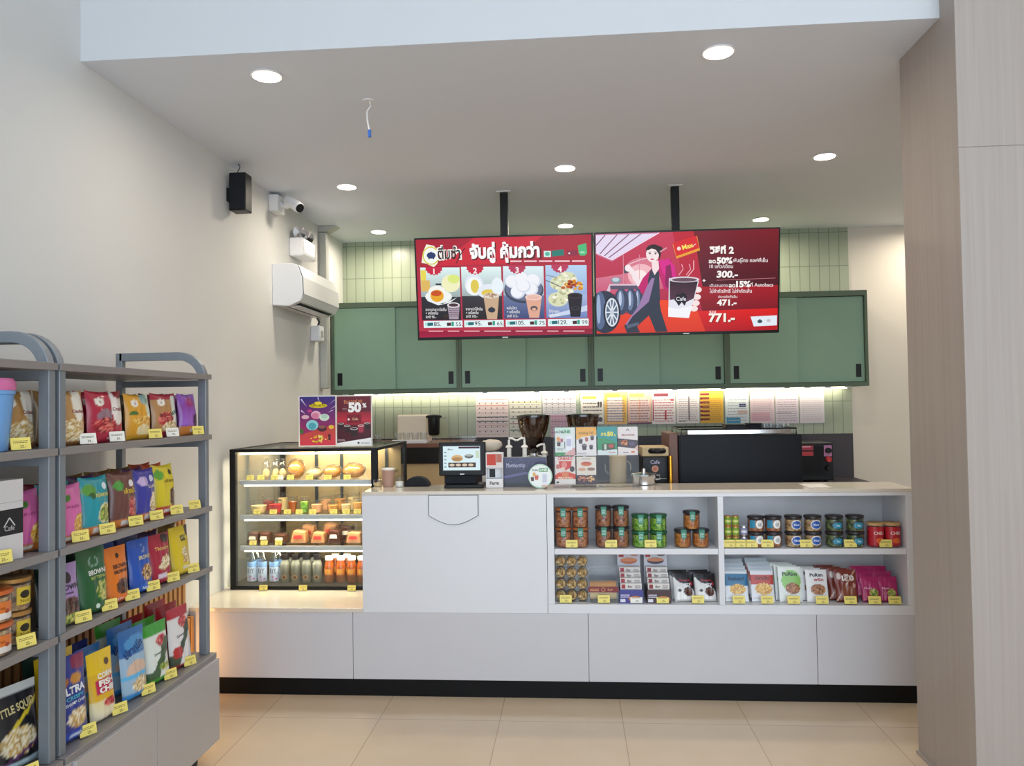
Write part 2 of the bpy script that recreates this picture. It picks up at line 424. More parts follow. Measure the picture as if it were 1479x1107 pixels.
# recessed downlights
def downlight(x, y, label):
    t = thing('ceiling_downlight', label, 'downlight', (x, y, ZC), 'recessed round downlights')
    MB().lathe([(.070, -.0005), (.072, -.006), (.060, -.008)], x, y, ZC, 32).build('trim_ring', 'white_plastic', t, smooth=True)
    MB().lathe([(.0, -.0095), (.062, -.0095), (.062, -.004)], x, y, ZC, 32).build('diffuser', 'lamp_disc', t)
    lamp('downlight_beam', 'AREA', (x, y, ZC-.015), 5.5 if y < 0 else 8.5 if y < 2 else 13, WARM, (0, 0, 0), .12, spread=math.radians(170))
for (x, y), w in zip(SPOTS, [
        'large round white downlight close to the bulkhead corner by the wall speaker', 'large round white downlight close to the bulkhead on the column side',
        'round downlight above the air conditioner and camera', 'round downlight in the middle of the ceiling before the screens', 'round downlight nearest the back of the wood column',
        'small round downlight over the first green cabinet', 'small round downlight just above the joint of the screens', 'small round downlight just above the tyre advert screen',
        'round downlight hidden from the counter side by the wood column, mid ceiling', 'round downlight hidden from the counter side by the wood column, by the rear wall']):
    downlight(x, y, w)
p = atZ(532, 145, ZC)
t = thing('dangling_cable', 'white cable with a blue connector hanging from a hole in the ceiling', 'cable', p)
MB().lathe([(.03, -.001), (.028, -.006), (.012, -.007)], p.x, p.y, ZC, 20).build('ceiling_rose', 'white_plastic', t, smooth=True)
MB().tube([(p.x+.006, p.y, ZC-.005), (p.x+.012, p.y, ZC-.03), (p.x-.008, p.y, ZC-.055), (p.x-.006, p.y, ZC-.10), (p.x+.004, p.y, ZC-.15)], .004).build('wire', 'white_plastic', t, smooth=True)
MB().box(p.x-.004, p.x+.012, p.y-.006, p.y+.006, ZC-.185, ZC-.148).build('connector', 'wire_blue', t, .002)['label'] = 'blue plug at the end of the cable'

# ------------------------------------------------------------------ wall fixtures on the left wall
# speaker
t = thing('wall_speaker', 'black box loudspeaker high on the white wall', 'speaker', (XL, .52, 2.75))
sx0, sx1, sy0, sy1, sz0, sz1 = XL+.025, XL+.13, .47, .57, 2.765, 3.0
MB().box(sx0, sx1, sy0, sy1, sz0, sz1).build('cabinet', 'black_plastic', t, .006)
MB().box(sx0+.008, sx1-.008, sy0-.006, sy0+.002, sz0+.008, sz1-.008).build('grille', 'black_matte', t, .003)
MB().box(XL, sx0+.01, .49, .55, 2.83, 2.91).build('wall_bracket', 'black_plastic', t)
MB().tube([(XL+.06, .53, sz1), (XL+.055, .53, sz1+.02), (XL+.075, .52, sz1+.045), (XL+.06, .53, ZC)], .003).build('cable', 'wire_dark', t, smooth=True)
# camera
t = thing('security_camera', 'white bullet security camera on a square wall box under the ceiling', 'camera', (XL, 1.2, 2.97))
MB().box(XL, XL+.07, 1.15, 1.29, 2.93, 3.05).build('junction_box', 'white_plastic', t, .008)
MB().tube([(XL+.07, 1.22, 2.99), (XL+.115, 1.21, 2.975), (XL+.15, 1.19, 2.985)], .02, 12).build('arm', 'white_plastic', t, smooth=True)
_d = Vector((.12, -.08, -.085)).normalized(); _a = Vector((XL+.12, 1.21, 3.02))
def along(a, d, prof, n=24):
    """lathe around an arbitrary axis"""
    q = Vector((0, 0, 1)).rotation_difference(d); mb = MB(); b = MB().lathe(prof, n=n)
    return mb.add([a+q @ Vector(v) for v in b.v], b.f)
along(_a, _d, [(.0, 0), (.034, .0), (.038, .01), (.038, .15), (.033, .16)]).build('barrel', 'white_plastic', t, smooth=True)
along(_a, _d, [(.0, .158), (.030, .158), (.031, .163), (.0, .164)]).build('lens_face', 'black_plastic', t, smooth=True)
# emergency light
t = thing('emergency_light', 'white emergency light box with a pair of round lamps on top', 'emergency light', (XL, 1.62, 2.7))
MB().box(XL, XL+.11, 1.55, 1.85, 2.69, 2.83).build('battery_box', 'white_plastic', t, .012)
MB().box(XL+.108, XL+.1135, 1.6, 1.8, 2.725, 2.815).build('front_panel', 'led_cool', t, .002)['label'] = 'glowing front panel'
for y in (1.6, 1.78):
    along(Vector((XL+.05, y, 2.875)), Vector((.6, -.7, -.15)).normalized(), [(.0, -.02), (.03, -.015), (.048, .03), (.05, .04), (.0, .045)]).build('lamp_head', 'chrome', t, smooth=True)
    MB().tube([(XL+.05, y, 2.825), (XL+.05, y, 2.86)], .01).build('lamp_stem', 'white_plastic', t, smooth=True)
# air conditioner
t = thing('air_conditioner', 'white split air conditioner on the wall beside the green cabinets', 'air conditioner', (XL, 1.22, 2.27))
prof = [(XL, 2.275), (XL+.12, 2.268), (XL+.20, 2.30), (XL+.225, 2.35), (XL+.22, 2.47), (XL+.19, 2.555), (XL+.15, 2.572), (XL, 2.572)]
ac = MB(); ac.prism([(q[0], q[1]) for q in prof], 'y', 1.215, 2.06); ac.build('casing', 'white_plastic', t, .006)
fr = [(XL+.204, 2.305), (XL+.229, 2.352), (XL+.224, 2.472), (XL+.197, 2.55), (XL+.190, 2.546), (XL+.216, 2.47), (XL+.221, 2.354), (XL+.197, 2.309)]
MB().prism(fr, 'y', 1.225, 2.05).build('front_panel', 'white_plastic', t, .002)
MB().prism([(XL+.19, 2.30), (XL+.2265, 2.35), (XL+.2215, 2.47), (XL+.192, 2.556), (XL+.186, 2.556), (XL+.215, 2.468), (XL+.2195, 2.352), (XL+.185, 2.304)], 'y', 1.2165, 1.2285).build('grey_edge_strip', 'dark_metal', t)
sl = MB()
sl.prism([(XL+.085, 2.2665), (XL+.185, 2.288), (XL+.185, 2.298), (XL+.085, 2.276)], 'y', 1.27, 1.99)
sl.build('air_outlet', 'black_plastic', t)
MB().prism([(XL+.125, 2.262), (XL+.175, 2.274), (XL+.174, 2.277), (XL+.124, 2.266)], 'y', 1.28, 1.98).build('louvre', 'white_plastic', t)
ar = Art(); ar.rect(0, .03, 0, .06, '#b08a40').rect(.004, .026, .035, .055, '#e8d9a0').rect(.004, .026, .008, .02, '#7a2a20')
ar.into(MB(), lambda x, y, h: (XL+.2245+h-.01*(y/.06)*.2, 1.99+x, 2.40+y)).build('energy_label', 'print_paper', t)
MB().box(XL+.223, XL+.226, 1.62, 1.68, 2.345, 2.352).build('logo', 'dark_metal', t)
# switch box under it
t = thing('switch_box', 'small white isolator switch box on the wall under the air conditioner', 'switch', (XL, 2.08, 2.1))
MB().box(XL, XL+.075, 2.02, 2.14, 2.085, 2.21).build('housing', 'white_plastic', t, .008)
MB().box(XL+.074, XL+.082, 2.06, 2.10, 2.12, 2.17).build('toggle', 'grey_pipe', t, .003)
MB().tube([(XL+.04, 2.08, 2.21), (XL+.06, 2.06, 2.24), (XL+.05, 2.03, 2.275)], .008).build('cable', 'wire_dark', t, smooth=True)
# pipe with funnel flange
t = thing('wall_pipe', 'grey vertical pipe running down the wall from a flared ceiling flange', 'pipe', (XL+.04, 2.27, 2.2))
MB().box(XL+.0, XL+.065, 2.24, 2.32, 1.7, 3.02).build('duct', 'grey_pipe', t, .01)
fl = MB(); fl.prism([(XL, 3.02), (XL+.075, 3.02), (XL+.14, 3.055), (XL+.16, 3.069), (XL, 3.069)], 'y', 2.225, 2.335); fl.build('ceiling_flange', 'grey_pipe', t, .004)

# wood slats low on the left wall
t = thing('slatted_wall_panel', 'orange-brown vertical wooden slat panel low on the wall behind the snack racks', 'wall panel', (XL, -.1, 0))
MB().box(XL+.0005, XL+.010, -2.6, -.12, 0, 1.0).box(XL+.0005, XL+.010, -.12, -.006, 0, .43).build('backing', 'slat_gap', t)
sl = MB(); y = -2.58
while y < -.03:
    sl.box(XL+.0102, XL+.04, y, y+.026, 0, 1.0 if y < -.13 else .43); y += .046
sl.build('slats', 'slat_wood', t)
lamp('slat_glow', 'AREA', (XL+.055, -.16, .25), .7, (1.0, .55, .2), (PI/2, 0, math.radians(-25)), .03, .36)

# ================================================================== SERVICE COUNTER
CT, LG, CL, CR, CD = 1.0914, .468, -1.134, 1.745, .33
t = thing('service_counter', 'long white service counter with black plinth and open product shelves', 'counter', (0, 0, 0))
MB().box(XL+.001, CR, .012, CD, 0, .092).build('plinth', 'black_plinth', t)
xs = [XL+.001, -1.19, .068, 1.235, CR]
for a, b in zip(xs[:-1], xs[1:]):
    MB().box(a+.0012, b-.0012, 0, .03, .0925, .4465).build('front_panel', 'shaded_satin_laminate', t, .0015)
MB().box(XL+.002, CR-.001, .03, CD, .0925, .4465).build('carcass', 'white_laminate', t)
MB().box(XL+.001, CL-.0005, -.004, 1.3, .4467, LG).build('ledge', 'counter_stone', t, .002)
MB().box(XL+.003, CL-.002, CD+.02, 1.29, 0, .446).build('ledge_base', 'white_laminate', t)
MB().box(CL, -.142, 0, CD, .4467, 1.073).build('upper_panel', 'white_laminate', t, .0015)
MB().box(CL, CR, -.001, CD, 1.0735, CT).build('counter_top', 'counter_stone', t, .002)
fr = MB(); fr.box(-.14, CR, 0, .012, 1.056, 1.0733); fr.box(-.14, CR, .012, CD-.001, 1.056, 1.0733); fr.build('top_rail', 'white_laminate', t)
MB().box(-.14, CR, 0, CD-.001, .4467, .495).build('shelf_board', 'white_laminate', t, .0015)
for a, b in ((-.103, .747), (.778, 1.692)):
    MB().box(a, b, .002, CD-.02, .755, .785).build('shelf_board', 'white_laminate', t, .0015)
for a, b in ((-.14, -.104), (.748, .777), (1.693, CR)):
    MB().box(a, b, 0, CD-.001, .4955, 1.0558).build('upright', 'white_laminate', t, .0015)
MB().box(-.1395, CR-.001, CD-.019, CD-.002, .4956, 1.0557).build('back_panel', 'white_laminate', t)
# plaque
pl = [(-.168, .09), (-.168, -.045)]+[(-.168+.336*k/16, -.045-.062*math.sin(PI*k/16)) for k in range(1, 16)]+[(.168, -.045), (.168, .09)]
q = atY(655, 709, 0); px, pz = q.x-.002, q.z-.09
kk = .78
t = thing('counter_plaque', 'pale shield-shaped plaque with a thin dark outline on the counter front', 'plaque', (px, 0, pz))
MB().prism([(px+a*kk*1.03, pz+b*kk*1.04-.006) for a, b in pl], 'y', -.0035, -.0016).build('outline', 'dark_metal', t)
MB().prism([(px+a*kk, pz+b*kk-.006) for a, b in pl], 'y', -.008, -.0036).build('plate', 'white_laminate', t, .001)

# ================================================================== UPPER CABINETS
KY, KZ0, KZ1 = 2.53, 1.655, 2.455
ke = [-2.09, -.965, .175, 1.315, 2.468]
kl = ['green sliding-door wall cabinet in the corner by the air conditioner', 'green wall cabinet under the menu screen with the four meals',
      'green wall cabinet under the tyre advert screen', 'green wall cabinet at the open wall end, past the screens']
for i in range(4):
    a, b = ke[i], ke[i+1]
    t = thing('wall_cabinet', kl[i], 'cabinet', (a, KY, KZ0), 'green wall cabinets')
    f = MB(); w = .022
    f.box(a, a+w, KY, YW-.013, KZ0, KZ1).box(b-w, b-.001, KY, YW-.013, KZ0, KZ1).box(a+w, b-w, KY, YW-.013, KZ1-.045, KZ1).box(a+w, b-w, KY, YW-.013, KZ0, KZ0+.035)
    f.box(a+w, b-w, YW-.03, YW-.014, KZ0+.035, KZ1-.045)
    f.build('carcass', 'cab_frame', t)
    m = (a+b)/2
    for j, (x0, x1, y) in enumerate(((a+w+.002, m+.006, KY+.006), (m-.012, b-w-.002, KY+.028))):
        d = MB().box(x0, x1, y, y+.018, KZ0+.038, KZ1-.048).build('sliding_door', 'cab_door', t, .001)
        hxx = x0+.028 if j == 0 else x1-.072
        h = MB(); h.box(hxx, hxx+.044, y-.004, y-.0005, KZ0+.075, KZ0+.185); h.build('recessed_handle', 'black_plastic', d, .002)
# light strip and small fittings under the cabinets
t = thing('under_cabinet_light', 'bright linear light strip under the green cabinets along the tiles', 'light', (0, 2.86, KZ0))
MB().box(-1.98, 2.40, 2.86, 2.90, KZ0-.014, KZ0-.0005).build('diffuser', 'led', t)
lamp('strip_light', 'AREA', (.21, 2.88, KZ0-.02), 5.0, (1.0, .90, .70), (math.radians(12), 0, 0), 4.3, .03)
for i, u in enumerate((498, 543, 700, 775, 818, 888, 975, 1045, 1137, 1167, 1196, 1226)):
    p = atY(u, 565, KY+.03)
    tag(MB().box(p.x-.022, p.x+.022, KY+.02, KY+.06, KZ0-.012, KZ0-.0005).build('cabinet_bracket', 'white_plastic', None, .002), 'little white bracket under the bottom edge of the green cabinets', 'bracket', 'brackets under the green cabinets')

# ================================================================== DISPLAY FRIDGE
FX0, FX1, FY0, FY1, FZ0, FZ1 = -2.05, -1.152, .40, 1.24, LG+.0006, 1.305
t = thing('display_fridge', 'black-framed glass pastry display fridge lit inside', 'display fridge', (FX0, FY0, FZ0))
MB().box(FX0, FX1, FY0, FY1, FZ0, FZ0+.022).build('base', 'black_plastic', t, .003)
for x in (FX0, FX1-.036):
    for y in (FY0, FY1-.036):
        MB().box(x, x+.036, y, y+.036, FZ0+.022, FZ1-.018).build('post', 'black_plastic', t, .003)
tp = MB(); tp.box(FX0, FX1, FY0, FY0+.03, FZ1-.018, FZ1).box(FX0, FX1, FY1-.03, FY1, FZ1-.018, FZ1).box(FX0, FX0+.03, FY0+.03, FY1-.03, FZ1-.018, FZ1).box(FX1-.03, FX1, FY0+.03, FY1-.03, FZ1-.018, FZ1)
tp.build('top_frame', 'black_plastic', t, .002)
MB().box(FX0+.03, FX1-.03, FY0+.03, FY1-.03, FZ1-.012, FZ1-.002).build('top_glass', 'glass', t)
MB().box(FX0+.036, FX1-.036, FY0+.006, FY0+.010, FZ0+.0225, FZ1-.019).build('front_glass', 'glass', t)
for x in (FX0+.008, FX1-.012):
    MB().box(x, x+.004, FY0+.037, FY1-.037, FZ0+.0225, FZ1-.019).build('side_glass', 'glass', t)
bk = MB(); bk.box(FX0+.037, FX1-.037, FY1-.02, FY1-.012, FZ0+.0225, FZ1-.019); bk.build('rear_door', 'beige_panel', t)
for x in (-1.80, -1.62, -1.30): MB().box(x, x+.02, FY1-.03, FY1-.0205, FZ0+.0225, FZ1-.019).build('rear_door_stile', 'dark_metal', t)
FS = [.640, .815, .995]
fz = [atY(430, v, FY0+.05).z for v in (789, 744, 694)]
FS = fz
for z in FS:
    sh = MB().box(FX0+.045, FX1-.045, FY0+.05, FY1-.06, z-.014, z).build('glass_shelf', 'clear_plastic', t)
    MB().box(FX0+.045, FX1-.045, FY0+.044, FY0+.0495, z-.026, z+.001).build('shelf_lip', 'white_plastic', sh)
    MB().box(FX0+.07, FX1-.05, FY0+.046, FY0+.058, z-.0345, z-.0265).build('light_strip', 'led', sh)
    lamp('shelf_light', 'AREA', ((FX0+FX1)/2, FY0+.072, z-.036), 3.4, (1.0, .88, .64), (math.radians(3), 0, 0), .8, .03)
MB().box(FX0+.05, FX1-.05, FY0+.03, FY0+.05, FZ1-.034, FZ1-.024).build('light_strip', 'led', t)
lamp('shelf_light', 'AREA', ((FX0+FX1)/2, FY0+.07, FZ1-.05), 4.0, (1.0, .88, .64), (math.radians(5), 0, 0), .8, .03)
lamp('fridge_glow', 'AREA', ((FX0+FX1)/2, FY1-.1, FZ1-.05), 6, (1.0, .86, .62), (0, 0, 0), .7, .2)

# ================================================================== SNACK RACKS by the left wall
RZ = [1.708, 1.439, 1.119, .850]; BZ = .466; RX0, RX1 = -2.04, -1.62
def rack(y0, y1, name, label):
    t = thing(name, label, 'shelf unit', (RX0, y0, 0), 'grey metal snack racks')
    for y in (y0+.004, y1-.034):          # one hoop-topped end frame at each side
        zt = 1.79
        pts = [(RX1-.02, y+.015, BZ+.001), (RX1-.02, y+.015, zt-.11)]
        pts += [(RX1-.02-.11*(1-math.cos(a)), y+.015, zt-.11+.11*math.sin(a)) for a in [PI/2*k/8 for k in range(1, 9)]]
        pts += [(RX0+.016, y+.015, zt), ]
        MB().tube(pts, 0, rect=(.036, .03)).build('front_post', 'shelf_metal', t, .002)
        MB().box(RX0, RX0+.03, y, y+.03, BZ+.001, zt+.018).build('rear_post', 'shelf_metal', t, .002)
        for z in RZ:
            MB().box(RX0+.0302, RX1-.0385, y+.004, y+.026, z-.055, z-.0265).build('cross_bar', 'shelf_metal', t)
    for z in RZ:
        MB().box(RX0+.0, RX1+.004, y0+.036, y1-.0365, z-.025, z).build('shelf', 'shelf_board', t, .0015)
        MB().box(RX1-.0015, RX1+.0045, y0+.0005, y1+(.012 if y1 > -1 else -.0005), z-.024, z-.001).build('shelf_edge', 'shelf_board', t, .001)
    c = MB(); c.box(RX0, RX1+.02, y0, y1+(.008 if y1 > -1 else -.001), .085, BZ-.0225); c.build('base_cabinet', 'cabinet_grey', t, .002)
    MB().box(RX0, RX1+.022, y0, y1+(.01 if y1 > -1 else -.001), BZ-.022, BZ).build('base_top', 'shelf_board', t, .002)
    m = (y0+y1)/2
    for a, b in ((y0+.03, m-.0015), (m+.0015, y1+(.006 if y1 > -1 else -.001))):
        MB().box(RX1+.0205, RX1+.036, a, b, .085, BZ-.024).build('cabinet_door', 'cabinet_grey', t, .0015)
    for y in (y0+.05, y1-.07):
        for x in (RX0+.05, RX1-.05):
            MB().lathe([(.018, 0), (.02, .01), (.02, .0848)], x, y, 0, 12).build('foot', 'dark_metal', t, smooth=True)
    return t
rack(-1.770, -.745, 'snack_rack', 'grey metal snack rack with hooped ends nearest the pastry fridge')
rack(-2.81, -1.782, 'snack_rack', 'grey metal snack rack holding the blue tumbler and nut jars, cut by the picture edge')

# bench behind the counter that the coffee machines stand on
t = thing('work_bench', 'dark work bench behind the counter under the coffee machines', 'bench', (0, .4, 0))
MB().box(-1.1, 1.9, .5, 1.1, .86, .9).build('bench_top', 'dark_panel', t); MB().box(-1.08, 1.88, .52, 1.08, 0, .8598).build('bench_base', 'black_matte', t)

# ================================================================== PACKAGING
FOOD = {'brown': ['#6b3a1e', '#a8683a', '#c98f58', '#8a4a28'], 'gold': ['#d89a30', '#e8b850', '#b87820', '#f0d080'], 'pale': ['#e8d8b0', '#d0b070', '#f2e8cc', '#b89050'],
        'red': ['#a01828', '#d04048', '#7a1020', '#e08070'], 'green': ['#6a8a2a', '#a8b850', '#d8c870', '#4a6a1c'], 'nut': ['#c88a48', '#8a5a2c', '#e8c890', '#5a3a20'], 'dark': ['#3a2018', '#5a3626', '#241410', '#7a4a34']}
def pack_mesh(name, w, h, d, base, ops, kind='pouch', seed=0, nx=22, nz=34, back=None, mat_='print_foil'):
    """a filled packet as ONE mesh, printed front facing -Y, standing on z = 0"""
    rng = random.Random(seed); ph = [rng.uniform(0, 6.28) for _ in range(6)]
    def prof(t):
        if kind == 'pillow':
            return max(0.02, math.sin(PI*min(1, max(0, t)))**.45)
        if kind == 'flat': return .35*max(.05, math.sin(PI*min(1, max(0, t)))**.35)
        return (min(1, t*14)**.5)*max(.02, (1-t**2.4))
    def fn(sx, t, off=0.):
        b = prof(t); e = max(0., 1-abs(sx)**2.6)**.6
        x = sx*w/2*(1-.05*b+.02*math.sin(6*t+ph[0])*b)
        wr = .0022*b*(math.sin(9*t+4*sx+ph[1])+math.sin(14*sx-5*t+ph[2])*.6) if kind != 'flat' else 0.0006*math.sin(9*t+ph[1])
        y = -d/2*b*e-wr*e-off
        z = t*h
        if kind == 'pillow': z += (.035*h*sx*sx*(1 if t > .9 else 0)*(t-.9)*10)-(.0 if t > .1 else 0)
        return (x, y, z)
    base = hx(base); cols = np.empty((nz+1, nx+1, 3))
    Tm, Sm = np.meshgrid(np.linspace(0, 1, nz+1), np.linspace(-1, 1, nx+1), indexing='ij'); cols[:] = base
    art = Art(); nr = np.random.RandomState(seed+1)
    for op in ops:
        k = op[0]
        if k == 'band': m = (Tm >= op[1]) & (Tm <= op[2]); cols[m] = hx(op[3])
        elif k == 'grad':
            m = (Tm >= op[1]) & (Tm <= op[2]); q = ((Tm-op[1])/(op[2]-op[1]))[..., None]; g = np.array(hx(op[3]))*(1-q)+np.array(hx(op[4]))*q; cols[m] = g[m]
        elif k == 'rect': m = (Sm >= op[1]) & (Sm <= op[2]) & (Tm >= op[3]) & (Tm <= op[4]); cols[m] = hx(op[5])
        elif k == 'ell': m = ((Sm-op[1])/op[3])**2+((Tm-op[2])/op[4])**2 <= 1; cols[m] = hx(op[5])
        elif k == 'diag': m = (Tm > op[1]+op[2]*Sm+op[3]*np.sin(3*Sm)) & (Tm < op[4]+op[2]*Sm+op[3]*np.sin(3*Sm)); cols[m] = hx(op[5])
        elif k == 'food':
            m = ((Sm-op[1])/op[3])**2+((Tm-op[2])/op[4])**2 <= 1; pal = np.array([hx(c) for c in FOOD[op[5]]]); pick = nr.randint(0, len(pal), Tm.shape); cols[m] = pal[pick][m]
        elif k == 'T': art.text(op[1], op[2]*w/2, op[3]*h, op[4]*h, op[5], op[6] if len(op) > 6 else .02, width=(op[7]*w/2 if len(op) > 7 else None), rot=(op[8] if len(op) > 8 else 0))
        elif k == 'dot': art.ell(op[1]*w/2, op[2]*h, op[3]*w/2, op[3]*w/2, op[4])
    mb = MB(); k = 0
    vs = [fn(-1+2*i/nx, j/nz) for j in range(nz+1) for i in range(nx+1)]
    fs = [(j*(nx+1)+i, j*(nx+1)+i+1, (j+1)*(nx+1)+i+1, (j+1)*(nx+1)+i) for j in range(nz) for i in range(nx)]
    mb.v = vs; mb.f = fs; mb.mi = [0]*len(fs); mb.col = [tuple(c) for c in cols.reshape(-1, 3)]
    bc = hx(back) if back else tuple(x*.9 for x in base); bx, bz = 8, 12; o = len(mb.v)
    mb.v += [(lambda p: (p[0], -p[1]*(.9)+.0005, p[2]))(fn(-1+2*i/bx, j/bz)) for j in range(bz+1) for i in range(bx+1)]
    bf = [(o+j*(bx+1)+i, o+(j+1)*(bx+1)+i, o+(j+1)*(bx+1)+i+1, o+j*(bx+1)+i+1) for j in range(bz) for i in range(bx)]
    mb.f += bf; mb.mi += [0]*len(bf); mb.col += [bc]*((bx+1)*(bz+1))
    art.into(mb, lambda x, y, hh: fn(max(-1, min(1, 2*x/w)), max(0, min(1, y/h)), .0009+hh))
    return mb.build(name, mat_, None, smooth='all')

def put(o, loc, rz, label, cat, group=None, tilt=0., first=True, roll=0.):
    """move the first pack, or copy it"""
    if not first:
        o = o.copy(); COL.objects.link(o)
    o.location = loc; o.rotation_euler = (tilt, roll, rz)
    return tag(o, label, cat, group)

_tagcount = 0
def tag_proto(col='yellow_card', w=.058, h=.036):
    t = thing('price_tag', 'x', 'price tag'); 
    MB().box(-w/2, w/2, -.008, .012, 0, .003).build('stand', 'clear_plastic', t)
    ar = Art(); c = '#ecd972' if col == 'yellow_card' else '#ece9de'; ar.rect(-w/2, w/2, 0, h, c)
    ar.lines(-w*.38, w*.36, h*.55, h*.82, 2, '#5a4a20', random.Random(3), .4)
    ar.text('25.-' if col == 'yellow_card' else '39.-', w*.1, h*.14, h*.34, '#4a3a18', .01)
    mb = MB(); mb.box(-w/2, w/2, -.0008, .0008, .003, h+.003, hx(c))
    a = math.radians(12)
    ar.into(mb, lambda x, y, hh: (x, -.0009-hh, y+.003))
    mb.v = [(x, y+(z-.003)*math.sin(a), .003+(z-.003)*math.cos(a)) for x, y, z in mb.v]
    mb.build('card', 'print_paper', t)
    return t
TAGY, TAGW = tag_proto(), tag_proto('white_card')
_used = {}
def price_tag(loc, rz, label, group, white=False, scale=1.):
    src = TAGW if white else TAGY
    if not _used.get(src.name):
        _used[src.name] = 1; o = src; o.location = loc; o.rotation_euler = (0, 0, rz); o['label'] = label; o['group'] = group; o.scale = (scale,)*3
        return o
    return dup(src, loc, label, group, (0, 0, rz), (scale,)*3)

